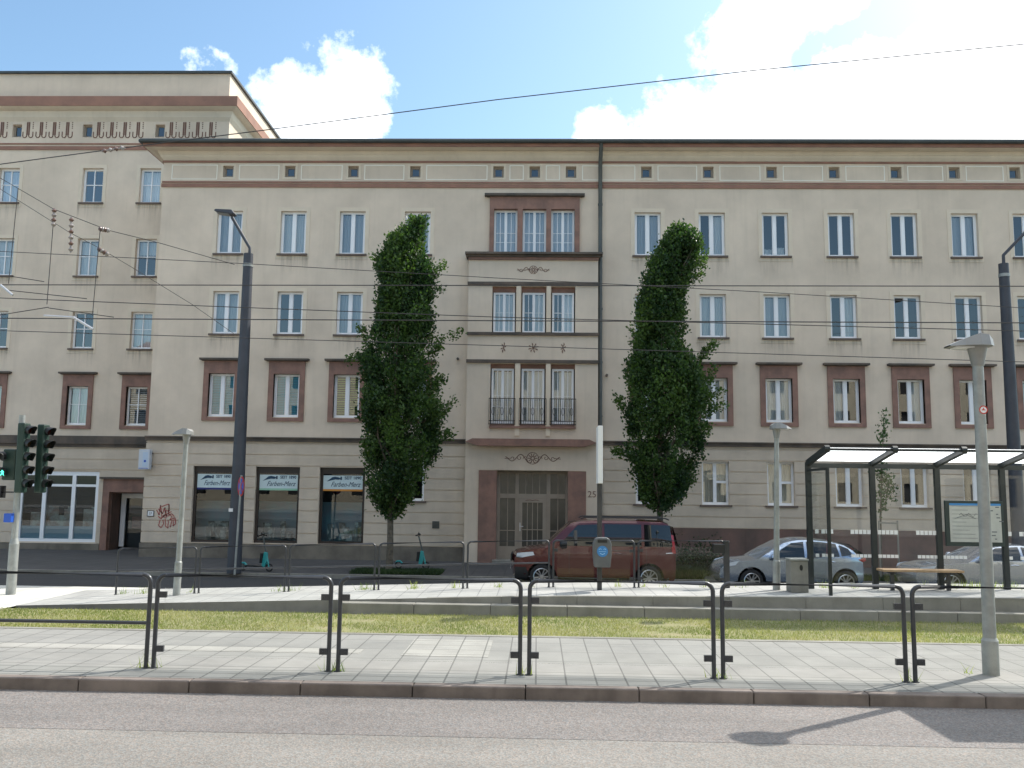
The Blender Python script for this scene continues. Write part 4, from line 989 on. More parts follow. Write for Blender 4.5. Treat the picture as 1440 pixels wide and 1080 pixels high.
# ------------------------------------------------------------------ traffic light
p = gr(15, 836, -.55); Yt = p.y; top = at(31, 584, Yt)
TL = thing('traffic_light', p, 'traffic light on a pale pole at the left edge with a green walking figure lit', 'traffic light')
def on(px_, py_, dy=0): v = at(px_, py_, Yt); return Vector((v.x, Yt+dy, v.z))
b = MB(); b.tube([p, on(20, 765)], .105, 14); b.tube([on(20, 765), on(20.5, 757)], [.105, .075], 14); b.build('base_sleeve', m_galv, TL, 40)
b = MB(); b.tube([on(20.3, 759), on(31.5, 584)], [.072, .066], 14); b.build('pole', m_galv, TL, 40)
for k in range(2):                                   # two five-lens stacks seen from behind right
    cx, dy = (44, -.16) if k == 0 else (55, .32)
    T_, B_ = on(cx+1.5, 597, dy), on(cx-4, 690, dy); d = B_-T_
    b = MB(); b.obox(T_+Vector((-.09, 0, .02)), B_+Vector((-.09, 0, -.05)), .17, .26, up=(0, 1, 0)); h = b.build('signal_head', m_green_sig, TL, bevel=.03)
    for j in range(5):
        c = T_+d*((j+.45)/5)+Vector((0, 0, 0))
        v = MB(); ax = Vector((1, -.35, -.12)).normalized(); u = ax.cross(Vector((0, 0, 1))).normalized(); ww = u.cross(ax)
        n = 12; st_ = c-ax*.02; R0 = .105
        for i in range(n):                           # open visor: three quarters of a tube
            a_, b_ = -.9+i*(math.pi+1.8)/n, -.9+(i+1)*(math.pi+1.8)/n
            P = [st_+(u*math.cos(a_)+ww*math.sin(a_))*R0, st_+(u*math.cos(b_)+ww*math.sin(b_))*R0]
            L = .24
            v.face([P[0], P[1], P[1]+ax*L*(.6+.4*math.sin(max(0, min(math.pi, b_)))), P[0]+ax*L*(.6+.4*math.sin(max(0, min(math.pi, a_))))])
        v.build('visor', m_black, h)
        v = MB(); v.disc(c+ax*.0, .1, ax, 14); v.build('lens', mat('dark_lens_%d%d' % (k, j), ((.04, .008, .008), (.035, .02, .008), (.008, .025, .018), (.03, .02, .01), (.01, .025, .018))[j], .2), h)
T_, B_ = on(13, 634, .05), on(10, 674, .05)
b = MB(); b.obox(T_+Vector((.05, 0, .04)), B_+Vector((.05, 0, -.02)), .3, .24, up=(0, 1, 0)); h = b.build('pedestrian_head', m_green_sig, TL, bevel=.03)
ax = Vector((-.22, -.97, -.05)).normalized(); u = ax.cross(Vector((0, 0, 1))).normalized(); ww = u.cross(ax)
m_walk_sig = bpy.data.materials.new('lit_walking_figure'); m_walk_sig.use_nodes = True
e = m_walk_sig.node_tree.nodes['Principled BSDF']; e.inputs['Base Color'].default_value = (.02, .3, .2, 1); e.inputs['Emission Color'].default_value = (.08, .9, .62, 1); e.inputs['Emission Strength'].default_value = 1.6
for j, py_ in enumerate((642, 664)):
    c = on(9, py_, -.14); v = MB(); n = 14; R0 = .11
    for i in range(n):
        a_, b_ = -.7+i*(math.pi+1.4)/n, -.7+(i+1)*(math.pi+1.4)/n
        P = [c+(u*math.cos(a_)+ww*math.sin(a_))*R0, c+(u*math.cos(b_)+ww*math.sin(b_))*R0]
        v.face([P[0], P[1], P[1]+ax*.17*(.45+.55*math.sin(max(0, min(math.pi, b_)))), P[0]+ax*.17*(.45+.55*math.sin(max(0, min(math.pi, a_))))])
    v.build('visor', m_black, h)
    v = MB(); v.disc(c-ax*.005, .105, ax, 16); v.build('lens', m_black, h)
    if j == 1:
        v = MB(); g = lambda a, z: c+ax*.012+u*a*-1+ww*z
        for s0, s1, r in (((0, .06), (0, .075), .018), ((0, .045), (.0, -.01), .014), ((0, -.01), (.045, -.075), .011), ((0, -.01), (-.045, -.07), .011), ((0, .03), (.045, .0), .009), ((0, .03), (-.045, .0), .009)):
            v.tube([g(*s0), g(*s1)], r, 6)
        v.build('walking_figure', m_walk_sig, h)
b = MB(); b.obox(on(4, 692), on(22, 692), .03, .03); b.box(on(-6, 700).x, on(4, 700).x, Yt-.1, Yt+.1, on(0, 700).z, on(0, 683).z); b.build('side_box', m_black, TL)
q = on(17, 728); b = MB(); b.box(q.x-.085, q.x+.085, Yt-.19, Yt-.02, q.z-.1, q.z+.1); b.build('push_button_box', m_blue, TL, bevel=.012)

# ------------------------------------------------------------------ no stopping sign
Ys = Ym-.5; p = at(330, 808, Ys); q = at(340, 684, Ys)
NS = thing('no_stopping_sign', (p.x, Ys, ZS), 'round blue and red no stopping sign turned edge on beside the left mast', 'road sign')
b = MB(); b.tube([(p.x, Ys, ZS), (q.x-.02, Ys, q.z+.33)], .032, 10); b.build('pole', m_galv, NS, 40)
axn = Vector((-.80, -.60, 0)).normalized(); c = Vector((q.x, Ys-.04, q.z)); uu = Vector((0, 0, 1)).cross(axn)
b = MB(); b.disc(c, .30, -axn, 24); b.disc(c+axn*.012, .30, axn, 24); b.build('sign_plate', m_redp, NS)
b = MB(); b.disc(c+axn*.015, .24, axn, 24); b.disc(c-axn*.004, .24, -axn, 24); b.build('sign_face', m_blue, NS)
b = MB()
for s in (-1, 1): b.obox(c+axn*.018+(uu*s+Vector((0, 0, 1)))*.17, c+axn*.018-(uu*s+Vector((0, 0, 1)))*.17, .05, .004, up=axn)
b.build('sign_cross', m_redp, NS)

# ------------------------------------------------------------------ info pole with litter bin
Yi = 19.4; p = at(843, 828, Yi); z0 = zP(p.x); q = at(843, 680, Yi); r_ = at(843, 600, Yi)
IP = thing('stop_pole', (p.x, Yi, z0), 'slim dark stop pole with a white blade on top in front of the downpipe', 'stop pole')
b = MB(); b.box(p.x-.05, p.x+.05, Yi-.05, Yi+.05, z0, q.z); b.build('pole', m_tubes, IP, bevel=.01)
b = MB(); b.box(p.x-.052, p.x+.048, Yi-.3, Yi+.3, q.z+.001, r_.z); b.build('sign_blade', m_white, IP, bevel=.008)
LB = thing('litter_bin', (p.x-.02, Yi-.2, at(845, 797, Yi).z), 'grey litter bin with round blue sticker hung on the stop pole', 'litter bin')
b = MB(); zb, zz = at(845, 796, Yi).z, at(845, 755, Yi).z; cx = at(845.5, 780, Yi).x; w_ = .19
prof = [(cx-w_*.86, zb), (cx+w_*.86, zb), (cx+w_, zb+.25), (cx+w_, zz-.13), (cx+w_*.8, zz-.03), (cx+w_*.5, zz), (cx-w_*.5, zz), (cx-w_*.8, zz-.03), (cx-w_, zz-.13), (cx-w_, zb+.25)]
b.prism(prof, Yi-.36, Yi-.055); b.build('body', mat('bin_grey', (.12, .125, .13), .5, var=.2, vscale=6), LB, bevel=.02)
b = MB(); b.disc((cx, Yi-.364, zb+.33), .115); st = b.build('sticker', m_lblue, LB)
b = MB()
for s in (-1, 1): b.tube([(cx+s*.02, Yi-.367, zb+.37), (cx+s*.05, Yi-.367, zb+.385), (cx+s*.075, Yi-.367, zb+.36)], .006, 5)
b.tube([(cx-.05, Yi-.367, zb+.29), (cx, Yi-.367, zb+.265), (cx+.05, Yi-.367, zb+.29)], .007, 5); b.tube([(cx-.075, Yi-.367, zb+.325), (cx+.075, Yi-.367, zb+.325)], .004, 5); b.build('sticker_print', mat('sticker_white', (.35, .6, .8), .5), st)
b = MB(); b.box(cx-.1, cx+.1, Yi-.366, Yi-.33, zz-.1, zz-.045); b.build('opening', m_black, LB)
# concrete bin beside the shelter
Yu = 19.2; p = at(1120, 830, Yu); z0 = zP(p.x); l, r = at(1108.5, 800, Yu).x, at(1133, 800, Yu).x; zz = at(1120, 785, Yu).z
CB = thing('ash_bin', (p.x, Yu, z0), 'pale concrete bin with dark opening at the end of the bus shelter', 'litter bin')
b = MB(); b.box(l, r, Yu-.18, Yu+.2, z0, zz-.04); b.build('body', m_concrete, CB, bevel=.015)
b = MB(); b.box(l-.012, r+.012, Yu-.2, Yu+.22, zz-.039, zz); b.build('lid', m_galv, CB, bevel=.01)
b = MB(); b.disc((l+(r-l)*.6, Yu-.183, zz-.18), .035, rz=.06); b.build('opening', m_black, CB)

# ------------------------------------------------------------------ bus shelters
def opal():
    m = bpy.data.materials.new('opal_glass'); m.use_nodes = True; t = m.node_tree; t.nodes.clear()
    d = N(t, 'ShaderNodeBsdfDiffuse'); d.inputs[0].default_value = (.75, .76, .75, 1); tr = N(t, 'ShaderNodeBsdfTranslucent'); tr.inputs[0].default_value = (.97, .98, .98, 1)
    s = N(t, 'ShaderNodeMixShader'); s.inputs[0].default_value = .9; t.links.new(d.outputs[0], s.inputs[1]); t.links.new(tr.outputs[0], s.inputs[2])
    t.links.new(s.outputs[0], N(t, 'ShaderNodeOutputMaterial').inputs[0]); return m
m_opal = opal()
m_shel = mat('shelter_steel', (.021, .027, .028), .5, var=.25, vscale=5)
m_opaque = mat('roof_sheet', (.3, .31, .31), .5)
def shelter(postx, yp, yf, z0, zb, zf, label, face, roofm=None):
    """posts along yp, roof rising from yp (height zb) to yf (height zf)"""
    t = thing('bus_shelter', ((postx[0]+postx[-1])/2, yp, z0), label, 'bus shelter', 'tram stop shelters')
    for x in postx:
        b = MB(); b.box(x-.058, x+.058, yp-.05, yp+.05, z0-.02, zb+.02); b.build('post', m_shel, t, bevel=.008)
        b = MB(); b.obox((x, yp-.02*face, zb), (x, yf, zf), .09, .12); b.tube([(x-.05, yf, zf), (x+.05, yf, zf)], .075, 12); b.build('roof_arm', m_shel, t)
    b = MB(); b.box(postx[0], postx[-1], yp-.045, yp+.045, zb-.1, zb+.0); b.build('rear_beam', m_shel, t)
    b = MB(); b.obox((postx[0]+.05, yf, zf-.01), (postx[-1]-.05, yf, zf-.01), .04, .05); b.build('front_beam', m_shel, t)
    for a, c in zip(postx[:-1], postx[1:]):
        b = MB(); y0, y1 = yp+(yf-yp)*.06, yp+(yf-yp)*.985; k = (zf-zb)/(yf-yp)
        za, zc = zb+k*(y0-yp)+.03, zb+k*(y1-yp)+.03
        b.face([(a+.05, y0, za), (c-.05, y0, za), (c-.05, y1, zc), (a+.05, y1, zc)]); b.build('roof_panel', roofm or m_opal, t)
    for i, (a, c) in enumerate(zip(postx[:-1], postx[1:])):
        b = MB(); b.box(a+.062, c-.062, yp-.006, yp+.006, z0+.18, zb-.22); b.build('glass_pane', m_glass_clear, t)
    return t
Yp, Yf = 19.85, 18.55
pxs = [1138.5, 1228.5, 1320, 1412]
posts = [at(a, 740, Yp).x for a in pxs]
zbk, zfr = at(1200, 652, Yp).z, at(1200, 631.5, Yf).z
SH = shelter(posts+[posts[-1]+1.42], Yp, Yf, zP(posts[0]), zbk, zfr, 'tram stop shelter with a white opal roof on the far platform', -1)
xa = posts[0]; z0 = zP(xa)
b = MB(); b.box(xa-.03, xa+.03, Yf-.03, Yf+.03, z0, at(1152, 658, Yf).z); b.obox((xa, Yf, at(1152, 659, Yf).z), (xa, Yp, at(1152, 659, Yf).z), .05, .05); b.build('side_frame', m_shel, SH)
b = MB(); b.box(xa-.005, xa+.005, Yf+.03, Yp-.05, z0+.25, at(1152, 660, Yf).z); b.build('side_glass', m_glass_side, SH)
xe = posts[3]+.02; b = MB(); b.box(xe-.005, xe+.005, Yf+.03, Yp-.055, z0+.25, at(1152, 660, Yf).z); b.box(xe-.03, xe+.03, Yf-.03, Yf+.03, z0, at(1152, 658, Yf).z)
b = MB()
for (a, c) in ((1146, 1152), (1155, 1171), (1196, 1224.5), (1234, 1264), (1288, 1316), (1417, 1421), (1433, 1470)):
    for y0, y1 in ((745.5, 751.5), (780, 784.5)):
        if y0 == 780 and a == 1288: a, c = 1289, 1357
        if y0 == 745.5 and a > 1300 and a < 1400: continue
        x = at(a, 748, Yp).x; xr_ = at(c, 748, Yp).x
        za, zc = at(1250, y1, Yp).z, at(1250, y0, Yp).z
        while x < xr_-.03: b.box(x, x+.075, Yp-.011, Yp-.008, za, zc); x += .088
b.build('safety_marking', m_white, SH)
# timetable case
l, r, z0_, z1_ = at(1327, 740, Yp).x, at(1409, 740, Yp).x, at(1368, 768, Yp).z, at(1368, 704, Yp).z; yk = Yp-.1
b = MB(); b.box(l, r, yk, yk+.06, z0_, z1_); cs = b.build('timetable_case', mat('case_green', (.02, .035, .035), .4), SH, bevel=.01)
l2, r2_, a2_, c2_ = l+.09, r-.06, z0_+.09, z1_-.06
b = MB(); b.box(l2, r2_, yk-.006, yk-.001, a2_, c2_); b.build('timetable', mat('timetable_paper', (.46, .47, .44), .6, var=.12, vscale=5), cs)
b = MB(); b.box(l2, r2_, yk-.009, yk-.0065, c2_-.045, c2_); b.build('blue_header', m_lblue, cs)
b = MB(); rr = random.Random(9)
for j in range(9): zz = a2_+.08+j*.085; b.box(l2+.05, l2+.05+rr.uniform(.3, .8)*(r2_-l2-.1), yk-.0085, yk-.0065, zz, zz+.006)
for j in range(10): x = l2+.72+rr.uniform(0, .35); zz = a2_+.06+j*.075; b.box(x, x+rr.uniform(.04, .13), yk-.0085, yk-.0065, zz, zz+.022)
b.tube([(l2+.2+.05*i, yk-.008, c2_-.25+.045*math.sin(i*1.9)) for i in range(12)], .004, 4); b.tube([(l2+.12, yk-.008, c2_-.32), (l2+.35, yk-.008, c2_-.24), (l2+.55, yk-.008, c2_-.33)], .004, 4)
b.build('timetable_print', mat('print_grey', (.10, .11, .13), .6), cs)
# bench
l, r = at(1239, 803, 19.5).x, at(1352, 803, 19.5).x; zz = at(1290, 801, 19.5).z
BN = thing('bench', ((l+r)/2, 19.55, z0), 'wooden bench inside the tram stop shelter', 'bench')
b = MB()
for j in range(4): b.box(l, r, 19.36+j*.105, 19.455+j*.105, zz-.045, zz)
b.build('seat', m_wood, BN, bevel=.006)
for x in (l+.25, r-.25): b = MB(); b.box(x-.03, x+.03, 19.38, 19.76, zz-.09, zz-.046); b.box(x-.035, x+.035, 19.53, 19.6, z0-.02, zz-.09); b.build('leg', m_tubes, BN)
# near shelter, right of the picture: only its shadow reaches the road
shelter([6.2, 7.62, 9.04, 10.46], 9.89, 11.15, 0, 3.2, 3.22, 'near platform shelter beyond the right edge, seen by its shadow on the road', 1, m_opaque)

# ------------------------------------------------------------------ vegetation
m_leaf = leafmat('hornbeam_leaves', (.018, .047, .018), (.09, .155, .034), .36)
m_leaf_y = leafmat('young_leaves', (.04, .08, .03), (.09, .15, .05), .3)
def leaf_cloud(name, clumps, per, size, m, parent, spread, droop=.1):
    """clumps: list of (centre, axis, length, tone) -> many small leaf faces round each shoot"""
    k = len(clumps); n = k*per
    Cc = np.repeat(np.array([c[0] for c in clumps]), per, 0); A = np.repeat(np.array([c[1] for c in clumps]), per, 0)
    L = np.repeat(np.array([c[2] for c in clumps]), per); T = np.repeat(np.array([c[3] for c in clumps]), per)
    s = rng.uniform(-.5, .5, n); P = Cc+A*(s*L)[:, None]+rng.normal(0, spread, (n, 3))*(1.15-np.abs(s))[:, None]
    d = A*.7+rng.normal(0, .65, (n, 3)); d /= np.linalg.norm(d, axis=1)[:, None]
    q = rng.normal(0, 1, (n, 3)); u = np.cross(d, q); u /= np.linalg.norm(u, axis=1)[:, None]
    sz = size*rng.uniform(.65, 1.35, n)
    V = np.empty((n, 4, 3)); nn = np.cross(d, u)
    V[:, 0] = P; V[:, 1] = P+d*(sz*.5)[:, None]+u*(sz*.33)[:, None]+nn*(sz*.06)[:, None]; V[:, 2] = P+d*sz[:, None]; V[:, 3] = P+d*(sz*.5)[:, None]-u*(sz*.33)[:, None]+nn*(sz*.06)[:, None]
    tone = np.clip(T+rng.normal(0, .13, n), 0, 1)
    return rawmesh(name, V.reshape(-1, 3), 4, tone, m, parent)
def columnar_tree(outline, Y, trunk_px, label, sprigs, seed, dens=1.0):
    r = random.Random(seed); rows = sorted(((at(0.5*(l+rr), y, Y).z, at(l, y, Y).x, at(rr, y, Y).x) for y, l, rr in outline))
    zs_ = [q[0] for q in rows]; ls = [q[1] for q in rows]; rs = [q[2] for q in rows]
    zlo, zhi = zs_[0], zs_[-1]
    bx = at(*trunk_px, Y).x
    t = thing('columnar_tree', (bx, Y, ZS), label, 'tree', 'columnar hornbeams in front of the house')
    cx = lambda z: (np.interp(z, zs_, ls)+np.interp(z, zs_, rs))/2
    hw = lambda z: max(.03, (np.interp(z, zs_, rs)-np.interp(z, zs_, ls))/2*.97-.06)
    b = MB(); P = [(bx, Y, ZS-.1), (bx+.02, Y, (zlo+ZS)/2)]+[(bx*(1-k)+cx(zlo+(zhi-zlo)*k)*k, Y+.04*math.sin(k*5), zlo+(zhi-zlo)*k*.93) for k in (0, .15, .35, .55, .75, 1)]
    b.tube(P, [.12, .10, .095, .085, .07, .05, .03, .01], 10)
    limbs = []
    for i in range(26):                              # limbs rise steeply out of the trunk
        k = r.uniform(0, .75); z = zlo+(zhi-zlo)*k; x = bx*(1-k)+cx(z)*k; a = r.uniform(0, 6.283); z2 = min(zhi-.1, z+r.uniform(1.2, 2.6)); h = hw(z2)*.8
        q = Vector((cx(z2)+h*math.cos(a), Y+h*math.sin(a), z2)); mid = Vector((x, Y, z))*.45+q*.55+Vector((math.cos(a), math.sin(a), 0))*h*.18
        b.tube([(x, Y, z), mid, q], [.035, .025, .008], 6)
    b.build('trunk', m_bark, t, 50)
    cl = []; n = int(2900*dens)
    # light and dark masses: shoots gathered on ascending plumes
    plumes = []
    for i in range(130):
        z = zlo+(zhi-zlo)*(r.random()**.9)*.97; a = r.uniform(0, 6.283); plumes.append((z, a, r.uniform(.72, 1.10), r.gauss(.33, .2), r.uniform(.5, 1.3)))
    for i in range(n):
        pz, a, f, tn, ln = r.choice(plumes); s = r.uniform(-.5, .6); z = pz+s*ln
        if z < zlo or z > zhi: continue
        rad = hw(z)*f*(1 if s < .2 else 1-.25*(s-.2))*r.uniform(.82, 1.03); a2 = a+r.gauss(0, .25)
        c = (cx(z)+rad*math.cos(a2), Y+rad*.95*math.sin(a2), z)
        ax_ = Vector((math.cos(a2)*.45+r.gauss(0, .15), math.sin(a2)*.45+r.gauss(0, .15), 1)).normalized()
        cl.append((c, tuple(ax_), r.uniform(.25, .5), tn+r.gauss(0, .1)))
    for i in range(int(520*dens)):                   # inner mass
        z = r.uniform(zlo, zhi-.2); a = r.uniform(0, 6.283); rad = hw(z)*r.uniform(0, .7)
        cl.append(((cx(z)+rad*math.cos(a), Y+rad*math.sin(a), z), (0, 0, 1), .4, .25+r.gauss(0, .1)))
    for (x0, y0, x1, y1) in sprigs:                  # shoots that stick out
        p0, p1 = at(x0, y0, Y), at(x1, y1, Y)
        for k in np.linspace(0, 1, 9): 
            c = p0*(1-k)+p1*k; cl.append(((c.x+r.gauss(0, .05), Y+r.gauss(0, .12), c.z+r.gauss(0, .06)), tuple((p1-p0).normalized()), .3*(1.15-k), .5+r.gauss(0, .12)))
    leaf_cloud('crown', cl, 22, .098, m_leaf, t, .085)
    return t
o1 = [(724, 538, 562), (706, 524, 580), (690, 516, 592), (670, 511, 602), (650, 509, 611), (625, 506, 622), (600, 505, 624), (575, 503, 624), (550, 504, 618), (520, 504, 612), (500, 504, 612), (480, 519, 614), (460, 523, 613), (440, 526, 611), (420, 529, 607), (400, 531, 606), (385, 532, 608), (370, 535, 606), (355, 539, 600), (345, 543, 598), (335, 552, 600), (325, 565, 602), (316, 578, 601), (309, 588, 597)]
columnar_tree(o1, 28.45, (548, 760), 'leafy columnar hornbeam between the shop windows and the entrance', [(605, 480, 646, 468), (600, 395, 624, 372), (600, 425, 620, 402), (610, 585, 640, 566), (515, 497, 492, 504), (520, 478, 508, 462), (615, 610, 634, 612), (606, 545, 622, 532), (600, 500, 618, 487), (548, 352, 549, 338), (535, 385, 530, 362)], 3)
o2 = [(714, 910, 950), (704, 898, 962), (690, 892, 973), (670, 884, 979), (650, 878, 984), (625, 873, 988), (600, 870, 992), (575, 869, 993), (555, 868, 993), (535, 870, 990), (515, 874, 984), (500, 879, 974), (485, 884, 968), (465, 890, 966), (445, 896, 965), (430, 897, 963), (415, 902, 962), (400, 904, 968), (385, 907, 976), (370, 911, 983), (360, 918, 987), (350, 925, 988), (340, 929, 985), (333, 932, 976), (327, 941, 966), (321, 948, 960)]
columnar_tree(o2, 28.45, (928, 745), 'leafy columnar hornbeam behind the red van', [(975, 520, 1004, 482), (985, 500, 1001, 486), (990, 580, 1014, 570), (985, 560, 1012, 548), (880, 640, 866, 634), (975, 372, 990, 366), (965, 398, 984, 388), (880, 580, 868, 560), (990, 545, 1006, 520), (985, 610, 996, 600)], 5)
# young tree with stakes behind the shelter
Yy = 28.6; p = at(1239, 790, Yy)
YT_ = thing('young_tree', (p.x, Yy, ZS), 'thin young tree with sparse leaves tied to a stake behind the shelter', 'tree')
b = MB(); tpz = at(1242, 582, Yy).z; b.tube([(p.x, Yy, ZS), (p.x+.03, Yy, 1.2), (at(1241, 640, Yy).x, Yy, at(1241, 640, Yy).z), (at(1243, 582, Yy).x, Yy, tpz)], [.035, .03, .02, .006], 7)
for a, c, e_, f in ((1240, 700, 1256, 672), (1240, 680, 1232, 655), (1241, 650, 1248, 630), (1240, 712, 1258, 690)): b.tube([at(a, c, Yy), at(e_, f, Yy)], [.014, .004], 5)
b.build('trunk', m_bark, YT_, 50)
cl = []; r = random.Random(2)
for a, c, n, s in ((1241, 590, 5, 3), (1243, 605, 6, 4), (1240, 620, 8, 4), (1240, 640, 8, 4), (1238, 655, 8, 5), (1240, 670, 12, 6), (1247, 675, 10, 6), (1244, 690, 14, 7), (1252, 690, 8, 5), (1240, 705, 10, 5), (1256, 700, 4, 3), (1239, 718, 5, 3)):
    for i in range(n): v = at(a+r.gauss(0, s*.6), c+r.gauss(0, 6), Yy); cl.append(((v.x, Yy+r.gauss(0, .12), v.z), (0, 0, 1), .2, .3+r.gauss(0, .15)))
leaf_cloud('crown', cl, 7, .10, m_leaf_y, YT_, .06)
b = MB()
for px_ in (1236, 1262): v = at(px_, 735, Yy-.2); b.tube([(v.x, Yy-.2, ZS), (v.x, Yy-.2, at(px_, 732, Yy).z)], .03, 8)
v0, v1 = at(1236, 734, Yy-.2), at(1262, 736, Yy-.2); b.obox((v0.x, Yy-.2, v0.z-.02), (v1.x, Yy-.2, v1.z), .04, .05); b.build('stake', mat('grey_wood', (.26, .24, .20), .8), YT_)
# ground cover beds on the far pavement, weeds on the far platform
def bed(name, x0, x1, y0, y1, z, h, n, m, lb):
    xs_ = rng.uniform(x0, x1, n); ys_ = rng.uniform(y0, y1, n); return tag(blades(name, xs_, ys_, np.full(n, z), h*.4, h, .016, m, 1.0), kind='stuff')
m_bed = leafmat('ground_cover', (.012, .030, .010), (.04, .07, .02), .2)
l, r = gr(480, 812, ZS).x, gr(615, 812, ZS).x
bed('ground_cover', l, r, 27.6, 28.9, ZS, .14, 7000, m_bed, '')
bed('ground_cover', gr(905, 812, ZS).x, gr(985, 812, ZS).x, 27.6, 28.9, ZS, .4, 9000, m_bed, '')
bed('ground_cover', gr(1180, 812, ZS).x, gr(1420, 812, ZS).x, 27.8, 29.2, ZS, .16, 5000, m_bed, '')
m_weed = leafmat('weeds', (.10, .16, .03), (.30, .34, .10), .4)
xs_, ys_, zs2 = [], [], []; r = random.Random(4)
for px_ in [168, 172, 199, 262, 391, 399, 410, 507, 512, 520, 580, 584, 640, 700, 745, 870, 905, 935, 990, 1048, 1160, 1164, 1203, 1255, 1300]+list(range(1340, 1440, 7)):
    x = at(px_, 828, 19.95).x
    for i in range(r.randint(8, 26)): xs_.append(x+r.gauss(0, .06)); ys_.append(20.05+r.gauss(0, .1)); zs2.append(zP(x))
for px_ in (204, 215, 462, 475, 731, 744, 1004, 1017, 1274, 1287, 1395):
    x = at(px_, 948, Y1).x
    for i in range(r.randint(5, 16)): xs_.append(x+r.gauss(0, .05)); ys_.append((Y1 if px_ < 1390 else 10.1)+r.gauss(.03, .03)); zs2.append(0)
tag(blades('weeds', np.array(xs_), np.array(ys_), np.array(zs2), .03, .2, .006, m_weed, .9), kind='stuff')
# low shrub and wooden posts beside the silver car
l = gr(962, 808, ZS).x
HG = thing('hedge', (gr(977, 808, ZS).x, 28.9, ZS), 'low dark hedge on the pavement between the red van and the silver hatchback', 'hedge')
cl = []; r = random.Random(8); xL, xR_ = at(955, 800, 28.9).x, at(1012, 800, 28.9).x
for i in range(420): cl.append(((r.uniform(xL, xR_), 28.9+r.gauss(0, .25), ZS+.1+abs(r.gauss(0, .33))), (0, 0, 1), .3, .3+r.gauss(0, .2)))
leaf_cloud('foliage', cl, 9, .08, m_bed, HG, .09)
b = MB(); 
for i in range(14): x = r.uniform(xL, xR_); b.tube([(x, 28.9, ZS), (x+r.gauss(0, .1), 28.9+r.gauss(0, .1), ZS+.5)], .012, 5)
b.build('stems', m_bark, HG)

